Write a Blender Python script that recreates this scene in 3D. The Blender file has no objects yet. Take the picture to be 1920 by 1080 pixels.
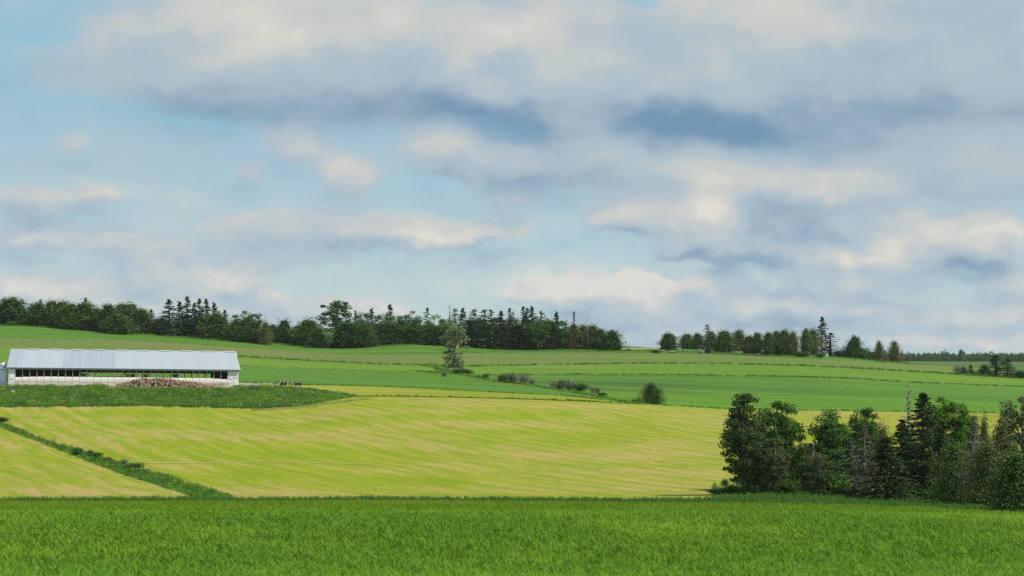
import bpy, math, random
import numpy as np

# ------------------------------------------------------------------ camera, sky, sun, exposure
F = 4158.0          # focal length in pixels of the 1920-wide photograph
VH = 690.0          # row of the horizon in the photograph
CZ = 20.0           # height of the camera above the datum
scene = bpy.context.scene
COL = scene.collection

cam_data = bpy.data.cameras.new('camera')
cam_data.sensor_width = 36.0
cam_data.lens = F / 1920.0 * 36.0
cam_data.shift_y = (VH - 540.0) / 1920.0
cam_data.clip_start = 1.0
cam_data.clip_end = 60000.0
cam_data.dof.use_dof = True
cam_data.dof.focus_distance = 700.0
cam_data.dof.aperture_fstop = 1.8
cam = bpy.data.objects.new('camera', cam_data)
COL.objects.link(cam)
cam.location = (0, 0, CZ)
cam.rotation_euler = (math.radians(90), 0, 0)
scene.camera = cam

SUN_EL = math.radians(49)
SUN_AZ = math.radians(114)      # clockwise from the viewing direction (+Y)
sun_dir = (math.cos(SUN_EL) * math.sin(SUN_AZ), math.cos(SUN_EL) * math.cos(SUN_AZ), math.sin(SUN_EL))
sl = bpy.data.lights.new('sun', 'SUN')
sl.energy = 5.0
sl.angle = math.radians(0.55)
sl.color = (1.0, 0.94, 0.82)
so = bpy.data.objects.new('sun', sl)
COL.objects.link(so)
so.rotation_euler = (math.radians(90) - SUN_EL, 0, math.pi - SUN_AZ)
so.location = (200, -200, 300)

vs = scene.view_settings
scene.display_settings.display_device = 'sRGB'
vs.view_transform = 'Standard'
vs.look = 'None'
vs.exposure = 0.0
vs.gamma = 1.0
vs.use_curve_mapping = False
scene.cycles.use_denoising = False
scene.cycles.max_bounces = 6
scene.cycles.diffuse_bounces = 3
scene.cycles.glossy_bounces = 2
scene.cycles.transmission_bounces = 4
scene.cycles.transparent_max_bounces = 8
scene.cycles.volume_bounces = 1
scene.cycles.sample_clamp_indirect = 4.0
scene.cycles.caustics_reflective = False
scene.cycles.caustics_refractive = False

world = bpy.data.worlds.new('World')
scene.world = world
world.use_nodes = True
world.cycles.sampling_method = 'MANUAL'
world.cycles.sample_map_resolution = 256


def lin(r, g, b):
    f = lambda c: (c / 255.0) / 12.92 if c / 255.0 <= 0.04045 else ((c / 255.0 + 0.055) / 1.055) ** 2.4
    return (f(r), f(g), f(b))


class NT:
    """Small helper for writing node trees."""
    def __init__(s, tree):
        s.t = tree

    def n(s, typ, **kw):
        nd = s.t.nodes.new(typ)
        for k, v in kw.items():
            setattr(nd, k, v)
        return nd

    def put(s, sock, v):
        if v is None:
            return
        if isinstance(v, bpy.types.NodeSocket):
            s.t.links.new(v, sock)
        else:
            if hasattr(sock.default_value, '__len__') and len(sock.default_value) == 4 and len(v) == 3:
                v = (*v, 1.0)
            sock.default_value = v

    def m(s, op, a, b=None, c=None, clamp=False):
        nd = s.n('ShaderNodeMath', operation=op, use_clamp=clamp)
        for i, v in enumerate((a, b, c)):
            s.put(nd.inputs[i], v)
        return nd.outputs[0]

    def v(s, op, a, b=None, c=None):
        nd = s.n('ShaderNodeVectorMath', operation=op)
        for i, q in enumerate((a, b, c)):
            s.put(nd.inputs[i], q)
        return nd.outputs['Value'] if op in ('DOT_PRODUCT', 'LENGTH', 'DISTANCE') else nd.outputs[0]

    def noise(s, vec, scale, detail=4.0, rough=0.5, dist=0.0, dims='3D', col=False):
        nd = s.n('ShaderNodeTexNoise', noise_dimensions=dims)
        s.put(nd.inputs['Vector'], vec)
        nd.inputs['Scale'].default_value = scale
        nd.inputs['Detail'].default_value = detail
        nd.inputs['Roughness'].default_value = rough
        nd.inputs['Distortion'].default_value = dist
        return nd.outputs['Color'] if col else nd.outputs[0]

    def mix(s, f, a, b, blend='MIX'):
        nd = s.n('ShaderNodeMix', data_type='RGBA', blend_type=blend)
        s.put(nd.inputs[0], f)
        s.put(nd.inputs[6], a)
        s.put(nd.inputs[7], b)
        return nd.outputs[2]

    def smooth(s, x, lo, hi, a=0.0, b=1.0):
        nd = s.n('ShaderNodeMapRange', interpolation_type='SMOOTHSTEP')
        s.put(nd.inputs[0], x)
        for i, q in enumerate((lo, hi, a, b)):
            s.put(nd.inputs[i + 1], q)
        return nd.outputs[0]

    def xyz(s, x, y, z):
        nd = s.n('ShaderNodeCombineXYZ')
        for i, q in enumerate((x, y, z)):
            s.put(nd.inputs[i], q)
        return nd.outputs[0]


def build_sky():
    """Nishita sky with broken stratocumulus: cloud banks fixed to compass bearing and elevation, roughened by noise."""
    t = world.node_tree
    t.nodes.clear()
    k = NT(t)
    STR = 0.1
    sky = k.n('ShaderNodeTexSky', sky_type='NISHITA')
    sky.sun_disc = False
    sky.sun_elevation = SUN_EL
    sky.sun_rotation = SUN_AZ
    sky.altitude = 200
    sky.air_density = 1.0
    sky.dust_density = 0.6
    sky.ozone_density = 1.0
    tc = k.n('ShaderNodeTexCoord')
    d = tc.outputs['Generated']
    sep = k.n('ShaderNodeSeparateXYZ')
    k.put(sep.inputs[0], d)
    az = k.m('ARCTAN2', sep.outputs[0], sep.outputs[1])
    el = k.m('ARCSINE', sep.outputs[2])
    U = k.m('MULTIPLY', az, F / 100)
    V = k.m('MULTIPLY', el, F / 100)
    P = k.xyz(U, V, 0.0)
    # billows: warp the bearing/elevation coordinates at three sizes
    w1 = k.noise(k.v('MULTIPLY', P, (0.55, 1.0, 1.0)), 0.55, 2.0, 0.5, col=True)
    w2 = k.noise(k.v('MULTIPLY', P, (0.8, 1.1, 1.0)), 1.9, 3.0, 0.5, col=True)
    wa = k.v('MULTIPLY', k.v('SUBTRACT', w1, (0.5, 0.5, 0.5)), (0.8, 0.4, 0.0))
    wb = k.v('MULTIPLY', k.v('SUBTRACT', w2, (0.5, 0.5, 0.5)), (0.55, 0.42, 0.0))
    PW = k.v('ADD', k.v('ADD', P, wa), wb)
    def bank_cover(vec):
        cov = None
        for (cu, cv, hw, hh, wt) in CLOUDS:
            c = ((cu - 960) / 100, (VH - cv) / 100)
            s = (100 / hw, 100 / hh)
            q = k.v('MULTIPLY_ADD', vec, (s[0], s[1], 0.0), (-c[0] * s[0], -c[1] * s[1], 0.0))
            g = k.m('POWER', 0.34, k.v('DOT_PRODUCT', q, q))
            cov = k.m('MULTIPLY_ADD', g, wt, cov if cov is not None else 0.0)
        return cov
    cov = bank_cover(PW)
    cov_up = bank_cover(k.v('ADD', PW, (0.10, 0.34, 0.0)))
    PS = k.v('ADD', k.v('ADD', P, k.v('MULTIPLY', wa, (1.5, 1.3, 0.0))), k.v('MULTIPLY', wb, (1.6, 1.4, 0.0)))
    shade = None
    for (cu, cv, hw, hh, wt) in SHADES:
        c = ((cu - 960) / 100, (VH - cv) / 100)
        s = (100 / (hw * 1.15), 100 / (hh * 1.35))
        q = k.v('MULTIPLY_ADD', PS, (s[0], s[1], 0.0), (-c[0] * s[0], -c[1] * s[1], 0.0))
        g = k.m('POWER', 0.5, k.v('DOT_PRODUCT', q, q))
        shade = k.m('MULTIPLY_ADD', g, wt, shade if shade is not None else 0.0)
    # the same broken cover carries on over the rest of the sky
    far = k.noise(k.v('MULTIPLY', PW, (0.10, 0.24, 1.0)), 1.0, 3.0, 0.5)
    hi = k.smooth(V, 1.6, 4.6)
    sm = k.v('MULTIPLY', PW, (0.95, 1.6, 1.0))
    lg = k.v('MULTIPLY', PW, (0.34, 0.62, 1.0))
    LO = (0.10, 0.26, 0.0)
    def pair(vec, off_, detail, rough):
        return k.noise(vec, 1.0, detail, rough), k.noise(k.v('ADD', vec, off_), 1.0, 2.0, 0.45)
    fs, fsu = pair(sm, (0.14, 0.42, 0.0), 6.0, 0.56)
    fl, flu = pair(lg, (0.10, 0.34, 0.0), 4.0, 0.48)
    def blend(a_, b_):
        return k.m('ADD', k.m('MULTIPLY', a_, k.m('SUBTRACT', 1.0, hi)), k.m('MULTIPLY', b_, hi))
    fine = blend(fs, fl)
    fine_up = blend(fsu, flu)
    off = k.m('MAXIMUM', k.smooth(k.m('ABSOLUTE', U), 9.5, 13.0), k.smooth(V, 6.6, 9.0))
    cover = k.m('ADD', cov, k.m('MULTIPLY', off, k.smooth(far, 0.38, 0.62, 0.1, 1.0)))
    cover = k.m('MULTIPLY_ADD', k.m('SUBTRACT', fine, 0.5), 1.15, cover)
    dens = k.mix(hi, k.smooth(cover, 0.08, 0.62), k.smooth(cover, -0.02, 0.80))
    # light on the clouds: bright crowns, blue-grey undersides, modelled by the billows
    rim = k.m('MINIMUM', k.m('MAXIMUM', k.m('SUBTRACT', cov, cov_up), -0.5), 0.5)
    lit = k.m('MULTIPLY_ADD', shade, 0.85, 0.45)
    lit = k.m('MULTIPLY_ADD', rim, k.smooth(V, 2.0, 5.0, 0.6, 0.3), lit)
    lit = k.m('MULTIPLY_ADD', k.m('SUBTRACT', fine, fine_up), 1.1, lit)
    lit = k.m('MULTIPLY_ADD', k.m('SUBTRACT', w1, 0.5), 0.3, lit)
    lit = k.m('MULTIPLY_ADD', k.m('SUBTRACT', fine, 0.5), 0.45, lit)
    lit = k.m('MULTIPLY_ADD', k.m('SUBTRACT', w2, 0.5), 0.22, lit)
    lit = k.m('MULTIPLY_ADD', off, k.m('MULTIPLY', k.m('SUBTRACT', fine, 0.5), 0.8), lit)
    dark = [c / STR for c in lin(112, 147, 177)]
    midc = [c / STR for c in lin(177, 192, 202)]
    light = [c / STR for c in lin(205, 206, 201)]
    cream = [c / STR for c in lin(230, 222, 211)]
    ccol = k.mix(k.smooth(lit, -0.42, 0.42), dark, midc)
    ccol = k.mix(k.smooth(lit, 0.36, 0.80), ccol, light)
    ccol = k.mix(k.smooth(lit, 0.72, 1.1), ccol, cream)
    # low clouds stand farther off, in paler air
    veil = k.smooth(V, -0.2, 4.5, 0.34, 0.0)
    ccol = k.mix(veil, ccol, [c / STR for c in lin(186, 202, 216)])
    blue = k.mix(0.78, sky.outputs[0], k.mix(k.smooth(V, 0.4, 5.5), [c / STR for c in lin(193, 218, 221)], [c / STR for c in lin(141, 196, 219)]))
    thin = k.smooth(k.noise(k.v('MULTIPLY', PW, (0.22, 0.9, 1.0)), 1.0, 3.0, 0.5), 0.28, 0.70, 0.14, 0.62)
    dens = k.m('MAXIMUM', k.m('MULTIPLY', dens, 0.96), thin)
    final = k.mix(dens, blue, ccol)
    bg = k.n('ShaderNodeBackground')
    k.put(bg.inputs[0], final)
    bg.inputs[1].default_value = STR
    out = k.n('ShaderNodeOutputWorld')
    t.links.new(bg.outputs[0], out.inputs[0])


# cloud banks: (bearing, elevation as the photograph's column and row), half width, half height, weight
CLOUDS = [
    # the two great banks overhead
    (640, 50, 430, 120, 1.3), (760, 160, 330, 80, 0.9), (400, 150, 200, 80, 0.75), (230, 110, 150, 70, 0.45), (90, 150, 70, 45, 0.3),
    (1080, 140, 200, 115, 0.9), (1480, 60, 460, 110, 1.2), (1470, 190, 290, 90, 1.2), (1850, 140, 260, 110, 0.9), (1750, 200, 160, 50, 0.5),
    # second tier
    (830, 292, 90, 44, 1.0), (960, 322, 110, 36, 0.8), (1140, 305, 160, 46, 0.95), (1290, 330, 110, 40, 0.7),
    (1560, 345, 210, 50, 1.0), (1760, 290, 160, 50, 0.9), (1860, 350, 110, 50, 0.7), (1490, 410, 170, 36, 0.9), (1640, 425, 90, 26, 0.5),
    (565, 274, 62, 30, 0.9), (155, 272, 58, 26, 0.7), (468, 328, 46, 28, 1.0), (652, 332, 62, 36, 1.1), (395, 375, 30, 18, 0.45),
    (90, 385, 130, 36, 0.85), (210, 365, 50, 30, 0.5), (1165, 398, 78, 36, 1.15), (960, 375, 80, 22, 0.6),
    # third tier
    (1318, 400, 48, 46, 1.3), (1270, 455, 70, 40, 0.9), (1400, 470, 130, 36, 1.1), (1550, 490, 62, 40, 0.9), (1660, 475, 46, 30, 0.8),
    (1815, 455, 95, 50, 1.2), (1730, 490, 50, 26, 0.6), (1890, 540, 90, 30, 0.8), (1600, 530, 120, 26, 0.7),
    (640, 430, 170, 40, 0.95), (830, 445, 120, 32, 0.85), (960, 425, 90, 26, 0.6), (470, 430, 110, 34, 0.6), (200, 460, 120, 32, 0.75), (40, 460, 90, 26, 0.7), (330, 480, 110, 30, 0.6), (560, 490, 130, 26, 0.5),
    (60, 535, 130, 26, 0.9), (280, 520, 70, 28, 0.75), (440, 535, 80, 30, 1.0), (180, 570, 200, 30, 0.8), (400, 590, 220, 30, 0.7), (620, 575, 90, 28, 0.7), (740, 580, 60, 16, 0.4),
    # low rows towards the horizon
    (970, 545, 42, 22, 0.9), (1080, 540, 90, 34, 1.1), (1210, 545, 70, 36, 1.0), (1345, 535, 50, 28, 0.8), (1180, 585, 150, 26, 0.9), (1440, 570, 150, 26, 0.8),
    (1600, 590, 180, 24, 0.8), (1830, 590, 140, 24, 0.8), (1300, 625, 240, 26, 0.8), (1600, 635, 160, 22, 0.7), (1800, 635, 120, 24, 0.9), (620, 625, 300, 24, 0.5), (1100, 640, 160, 24, 0.7), (1890, 645, 50, 22, 0.7),
    # gaps of blue
    (918, 122, 46, 32, -1.2), (60, 72, 120, 24, -0.35), (1192, 6, 50, 34, -0.9), (880, 505, 170, 30, -0.4), (1290, 505, 50, 13, -0.5), (1050, 460, 110, 20, -0.35), (780, 385, 90, 16, -0.3), (300, 320, 180, 26, -0.2),
]
# undersides in shade (negative) and sunlit crowns (positive) of the same clouds
SHADES = [
    (650, 220, 300, 30, -0.26), (650, 195, 300, 60, -0.20), (860, 222, 150, 26, -0.14), (1100, 238, 190, 30, -0.16), (100, 300, 260, 200, -0.06),
    (1490, 232, 290, 38, -0.34), (1500, 190, 300, 60, -0.26), (1620, 212, 170, 30, -0.12), (1270, 260, 80, 26, -0.3), (980, 262, 60, 18, -0.35),
    (1080, 326, 170, 18, -0.32), (1500, 416, 150, 26, -0.6), (1370, 418, 40, 20, -0.2), (1350, 490, 150, 18, -0.5), (1760, 508, 110, 18, -0.5),
    (960, 386, 100, 14, -0.35), (1190, 430, 90, 9, -0.2), (1850, 20, 120, 26, -0.3), (1650, 25, 40, 20, -0.12), (310, 105, 60, 18, -0.2),
    (440, 546, 28, 11, -0.5), (1080, 590, 150, 12, -0.25), (1420, 552, 90, 14, -0.3), (1600, 606, 130, 12, -0.35), (1330, 570, 60, 12, -0.2),
    (150, 420, 150, 16, -0.2), (60, 590, 150, 16, -0.2), (750, 480, 180, 14, -0.15), (60, 180, 50, 30, -0.15), (1840, 345, 100, 30, -0.1),
    (1800, 560, 150, 12, -0.2), (640, 600, 120, 14, -0.15),
    (480, 55, 120, 45, 0.25), (1050, 150, 110, 75, 0.2), (1560, 35, 170, 50, 0.25), (1315, 385, 44, 38, 0.65), (1290, 430, 60, 30, 0.35),
    (1670, 472, 55, 24, 0.65), (1550, 480, 50, 28, 0.4), (440, 526, 80, 18, 0.5), (1080, 530, 140, 24, 0.5), (1240, 524, 70, 14, 0.4),
    (810, 285, 60, 24, 0.3), (1570, 335, 170, 22, 0.2), (1810, 430, 90, 30, 0.35), (790, 455, 50, 14, 0.25), (640, 322, 45, 18, 0.15),
    (1180, 390, 60, 20, 0.2), (1200, 290, 90, 25, 0.2), (1750, 250, 110, 16, 0.15), (100, 525, 90, 12, 0.2), (1790, 635, 110, 14, 0.25), (900, 40, 200, 40, 0.1),
]
build_sky()
# ------------------------------------------------------------------ terrain
# columns of the photograph, depths from the camera and the row where the ground stands there
TU = [-700, 0, 240, 440, 560, 660, 760, 960, 1200, 1440, 1680, 1920, 2600]
TD = [10, 40, 80, 120, 160, 235, 300, 400, 505, 530, 560, 600, 650, 720, 800, 860, 900, 1000, 1200, 1500, 2000, 2800, 3500, 6000, 12000]
NEARV = [1520, 1168, 1080, 972, 957]
TV = [
    [934, 886, 812, 758, 724, 720, 714, 688, 655, 628, 610, 597, 590, 585, 590, 610, 640, 660, 675, 684],
    [934, 888, 815, 762, 726, 721, 716, 692, 662, 637, 619, 607, 602, 598, 602, 618, 645, 662, 676, 684],
    [934, 888, 816, 760, 726, 721, 716, 693, 669, 647, 631, 622, 610, 603, 606, 620, 648, 664, 677, 684],
    [934, 890, 818, 765, 728, 723, 716, 698, 678, 657, 643, 634, 620, 609, 611, 625, 650, 664, 677, 684],
    [934, 889, 819, 763, 735, 726, 718, 703, 686, 666, 652, 641, 626, 613, 615, 630, 652, 665, 677, 684],
    [934, 889, 819, 758, 747, 736, 724, 708, 689, 667, 653, 643, 630, 617, 619, 632, 653, 666, 677, 684],
    [934, 889, 820, 758, 749, 739, 727, 711, 692, 666, 649, 642, 632, 621, 623, 635, 655, 667, 678, 684],
    [934, 889, 822, 762, 752, 744, 735, 719, 701, 679, 658, 651, 643, 632, 635, 645, 660, 669, 678, 684],
    [934, 890, 826, 771, 762, 755, 744, 727, 704, 680, 660, 654, 652, 650, 653, 660, 667, 671, 679, 684],
    [931, 891, 830, 784, 776, 769, 756, 738, 711, 686, 667, 661, 660, 662, 667, 672, 676, 676, 680, 684],
    [938, 893, 833, 789, 780, 771, 761, 746, 726, 703, 683, 680, 679, 678.6, 678, 677.5, 677, 677, 680, 684],
    [944, 897, 837, 793, 784, 775, 767, 755, 738, 718, 705, 698, 691, 686, 682, 679.5, 678, 678, 681, 685],
    [950, 900, 842, 800, 790, 782, 775, 765, 750, 732, 720, 712, 702, 694, 687, 682, 680, 680, 682, 685],
]
NEARFIX = {1680: [1520, 1168, 1080, 974, 961], 1920: [1520, 1168, 1080, 978, 967], 2600: [1520, 1168, 1080, 984, 974]}
TVM = np.array([NEARFIX.get(u, NEARV) + r for u, r in zip(TU, TV)], float)


def pchip(x, y, q):
    """Monotone cubic through (x, y), y may hold several columns."""
    x = np.asarray(x, float); y = np.asarray(y, float)
    if y.ndim == 1:
        y = y[:, None]
    h = np.diff(x)[:, None]; dl = np.diff(y, axis=0) / h
    m = np.zeros_like(y)
    w1 = 2 * h[1:] + h[:-1]; w2 = h[1:] + 2 * h[:-1]
    same = dl[:-1] * dl[1:] > 0
    with np.errstate(divide='ignore', invalid='ignore'):
        hm = (w1 + w2) / (w1 / dl[:-1] + w2 / dl[1:])
    m[1:-1] = np.where(same, hm, 0.0)
    m[0] = dl[0]; m[-1] = dl[-1]
    q = np.clip(np.asarray(q, float), x[0], x[-1])
    i = np.clip(np.searchsorted(x, q, side='right') - 1, 0, len(x) - 2)
    hh = h[i]; s = ((q - x[i])[:, None]) / hh
    h00 = 2 * s**3 - 3 * s**2 + 1; h10 = s**3 - 2 * s**2 + s; h01 = -2 * s**3 + 3 * s**2; h11 = s**3 - s**2
    return h00 * y[i] + h10 * hh * m[i] + h01 * y[i + 1] + h11 * hh * m[i + 1]


DU = np.arange(-700, 2601, 10.0)
DD = np.concatenate([np.arange(10, 120, 2.0), np.arange(120, 500, 4.0), np.arange(500, 1000, 3.0), np.arange(1000, 3500, 25.0), np.arange(3500, 12001, 250.0)])
_v1 = pchip(TU, TVM, DU)                 # (nu, levels)
DV = pchip(np.log(TD), _v1.T, np.log(DD)).T   # (nu, nd) row of the ground
DZ = CZ - (DV - VH) * DD[None, :] / F      # (nu, nd) height of the ground


def _bil(tab, u, D):
    u = np.clip(np.asarray(u, float), DU[0], DU[-1] - 1e-3); D = np.clip(np.asarray(D, float), DD[0], DD[-1] - 1e-3)
    i = np.clip(((u - DU[0]) / 10.0).astype(int), 0, len(DU) - 2)
    j = np.clip(np.searchsorted(DD, D, side='right') - 1, 0, len(DD) - 2)
    a = (u - DU[i]) / 10.0; b = (D - DD[j]) / (DD[j + 1] - DD[j])
    return (tab[i, j] * (1 - a) + tab[i + 1, j] * a) * (1 - b) + (tab[i, j + 1] * (1 - a) + tab[i + 1, j + 1] * a) * b


def gz(u, D):
    return _bil(DZ, u, D)


def gz_xy(x, y):
    y = np.maximum(np.asarray(y, float), 10.0)
    return gz(960 + np.asarray(x, float) / y * F, y)


def xw(u, D):
    return (np.asarray(u, float) - 960.0) * np.asarray(D, float) / F


def d_of(u, v):
    """Depth at which the ground, seen in column u, first climbs to row v."""
    u = float(np.clip(u, DU[0], DU[-1] - 1e-3))
    i = min(int((u - DU[0]) / 10.0), len(DU) - 2); a = (u - DU[i]) / 10.0
    col = DV[i] * (1 - a) + DV[i + 1] * a
    k = int(np.argmax(col <= v))
    if col[k] > v:
        k = int(np.argmin(col)); return float(DD[k])
    if k == 0:
        return float(DD[0])
    f = (col[k - 1] - v) / max(col[k - 1] - col[k], 1e-9)
    return float(DD[k - 1] + f * (DD[k] - DD[k - 1]))


def P2(u, v=None, D=None, up=0.0):
    if D is None:
        D = d_of(u, v)
    return (float(xw(u, D)), float(D), float(gz(u, D)) + up)


# ------------------------------------------------------------------ helpers for objects and meshes
def mesh_np(name, verts, faces, mats=None, fm=None, smooth=False):
    """faces: (n,k) int array, or a list of such arrays with different k."""
    me = bpy.data.meshes.new(name)
    if not isinstance(faces, (list, tuple)):
        faces = [faces]
    faces = [np.asarray(f, np.int32) for f in faces if len(f)]
    verts = np.asarray(verts, np.float32)
    loops = np.concatenate([f.ravel() for f in faces])
    tot = np.concatenate([np.full(len(f), f.shape[1], np.int32) for f in faces])
    me.vertices.add(len(verts)); me.vertices.foreach_set('co', verts.ravel())
    me.loops.add(len(loops)); me.loops.foreach_set('vertex_index', loops)
    me.polygons.add(len(tot))
    me.polygons.foreach_set('loop_start', np.concatenate([[0], np.cumsum(tot)[:-1]]).astype(np.int32))
    me.polygons.foreach_set('loop_total', tot)
    for m_ in (mats or []):
        me.materials.append(m_)
    if fm is not None:
        me.polygons.foreach_set('material_index', np.asarray(fm, np.int32))
    if smooth:
        me.polygons.foreach_set('use_smooth', np.ones(len(tot), bool))
    me.update(calc_edges=True)
    return me


class MB:
    """Collects shapes and links them as one mesh object."""
    def __init__(s):
        s.v = []; s.f = []; s.m = []

    def add(s, verts, faces, mi=0):
        b = len(s.v)
        s.v.extend([tuple(map(float, p)) for p in verts])
        for f in faces:
            s.f.append(tuple(b + i for i in f)); s.m.append(mi)
        return s

    def box(s, x0, x1, y0, y1, z0, z1, mi=0):
        return s.add([(x0, y0, z0), (x1, y0, z0), (x1, y1, z0), (x0, y1, z0), (x0, y0, z1), (x1, y0, z1), (x1, y1, z1), (x0, y1, z1)],
                     [(0, 3, 2, 1), (4, 5, 6, 7), (0, 1, 5, 4), (1, 2, 6, 5), (2, 3, 7, 6), (3, 0, 4, 7)], mi)

    def tube(s, pts, rad, n=6, mi=0, cap=True, cap_mi=None):
        pts = [np.array(p, float) for p in pts]
        vs_, fs = [], []
        for i, p in enumerate(pts):
            d = pts[min(i + 1, len(pts) - 1)] - pts[max(i - 1, 0)]
            d = d / (np.linalg.norm(d) + 1e-9)
            a = np.cross(d, (0.31, 0.95, 0.1) if abs(d[1]) < 0.9 else (1, 0, 0)); a /= np.linalg.norm(a); b = np.cross(d, a)
            for k in range(n):
                t = 2 * math.pi * k / n
                vs_.append(p + rad[i] * (math.cos(t) * a + math.sin(t) * b))
        for i in range(len(pts) - 1):
            for k in range(n):
                fs.append((i * n + k, i * n + (k + 1) % n, (i + 1) * n + (k + 1) % n, (i + 1) * n + k))
        s.add(vs_, fs, mi)
        if cap:
            b = len(s.v) - len(vs_)
            s.f.append(tuple(b + k for k in reversed(range(n)))); s.m.append(mi if cap_mi is None else cap_mi)
            s.f.append(tuple(b + (len(pts) - 1) * n + k for k in range(n))); s.m.append(mi if cap_mi is None else cap_mi)
        return s

    def prism(s, prof, x0, x1, mi=0):
        """profile of (y,z) points extruded along x"""
        n = len(prof)
        vs_ = [(x0, y, z) for y, z in prof] + [(x1, y, z) for y, z in prof]
        fs = [(i, (i + 1) % n, n + (i + 1) % n, n + i) for i in range(n)] + [tuple(reversed(range(n))), tuple(range(n, 2 * n))]
        return s.add(vs_, fs, mi)

    def mesh(s, name, mats, smooth=False):
        me = bpy.data.meshes.new(name)
        me.from_pydata(s.v, [], s.f)
        for m_ in (mats if isinstance(mats, (list, tuple)) else [mats]):
            me.materials.append(m_)
        me.polygons.foreach_set('material_index', np.array(s.m, np.int32))
        if smooth:
            me.polygons.foreach_set('use_smooth', np.ones(len(s.f), bool))
        me.update()
        return me


def link(name, me, parent=None, loc=(0, 0, 0), rot=(0, 0, 0), scale=(1, 1, 1)):
    o = bpy.data.objects.new(name, me)
    COL.objects.link(o)
    o.parent = parent
    o.location = loc; o.rotation_euler = rot; o.scale = scale
    return o


def tag(o, label=None, cat=None, group=None, kind=None):
    for k_, v_ in (('label', label), ('category', cat), ('group', group), ('kind', kind)):
        if v_ is not None:
            o[k_] = v_
    return o


def empty(name, loc, rot=(0, 0, 0), scale=(1, 1, 1)):
    o = link(name, None, None, loc, rot, scale)
    o.empty_display_size = 0.5
    return o


# ------------------------------------------------------------------ materials
def new_mat(name):
    m_ = bpy.data.materials.new(name)
    m_.use_nodes = True
    m_.node_tree.nodes.clear()
    return m_, NT(m_.node_tree)


def finish(k, col, rough=0.8, bump=None, bump_d=0.05, spec=0.2, metal=0.0, transl=0.0):
    p = k.n('ShaderNodeBsdfPrincipled')
    k.put(p.inputs['Base Color'], col)
    k.put(p.inputs['Roughness'], rough)
    p.inputs['Specular IOR Level'].default_value = spec
    p.inputs['Metallic'].default_value = metal
    if bump is not None:
        b = k.n('ShaderNodeBump')
        b.inputs['Strength'].default_value = 1.0
        b.inputs['Distance'].default_value = bump_d
        k.put(b.inputs['Height'], bump)
        k.t.links.new(b.outputs[0], p.inputs['Normal'])
    sh = p.outputs[0]
    if transl:
        tr = k.n('ShaderNodeBsdfTranslucent')
        k.put(tr.inputs[0], col)
        mx = k.n('ShaderNodeMixShader')
        mx.inputs[0].default_value = transl
        k.t.links.new(sh, mx.inputs[1]); k.t.links.new(tr.outputs[0], mx.inputs[2])
        sh = mx.outputs[0]
    o = k.n('ShaderNodeOutputMaterial')
    k.t.links.new(sh, o.inputs[0])


def plain(name, col, rough=0.7, var=0.15, scale=3.0, spec=0.2, metal=0.0):
    m_, k = new_mat(name)
    tc = k.n('ShaderNodeTexCoord')
    nz = k.noise(tc.outputs['Object'], scale, 4.0, 0.6)
    c = k.mix(k.smooth(nz, 0.3, 0.7), tuple(x * (1 - var) for x in col), tuple(min(1, x * (1 + var)) for x in col))
    finish(k, c, rough, spec=spec, metal=metal)
    return m_


def leafmat(name, c0, c1, c2=None, transl=0.25, pos_scale=0.0, pos_lo=None, rough=0.6):
    """foliage: colour varies from plant to plant, within the plant and, if asked, over the land"""
    m_, k = new_mat(name)
    oi = k.n('ShaderNodeObjectInfo')
    ge = k.n('ShaderNodeNewGeometry')
    tc = k.n('ShaderNodeTexCoord')
    nz = k.noise(tc.outputs['Object'], 6.0, 3.0, 0.6)
    f = k.m('ADD', k.m('MULTIPLY', oi.outputs['Random'], 0.55), k.m('MULTIPLY', nz, 0.45))
    rnd = ge.outputs['Random Per Island']
    f = k.m('ADD', k.m('MULTIPLY', f, 0.75), k.m('MULTIPLY', rnd, 0.25))
    c = k.mix(k.smooth(f, 0.2, 0.8), c0, c1)
    if pos_scale:
        pz = k.noise(k.v('MULTIPLY', ge.outputs['Position'], (1, 0.6, 0.0)), pos_scale, 4.0, 0.6)
        c = k.mix(k.smooth(pz, 0.45, 0.68), c, pos_lo)
    finish(k, c, rough, spec=0.06, transl=transl)
    return m_


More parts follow.
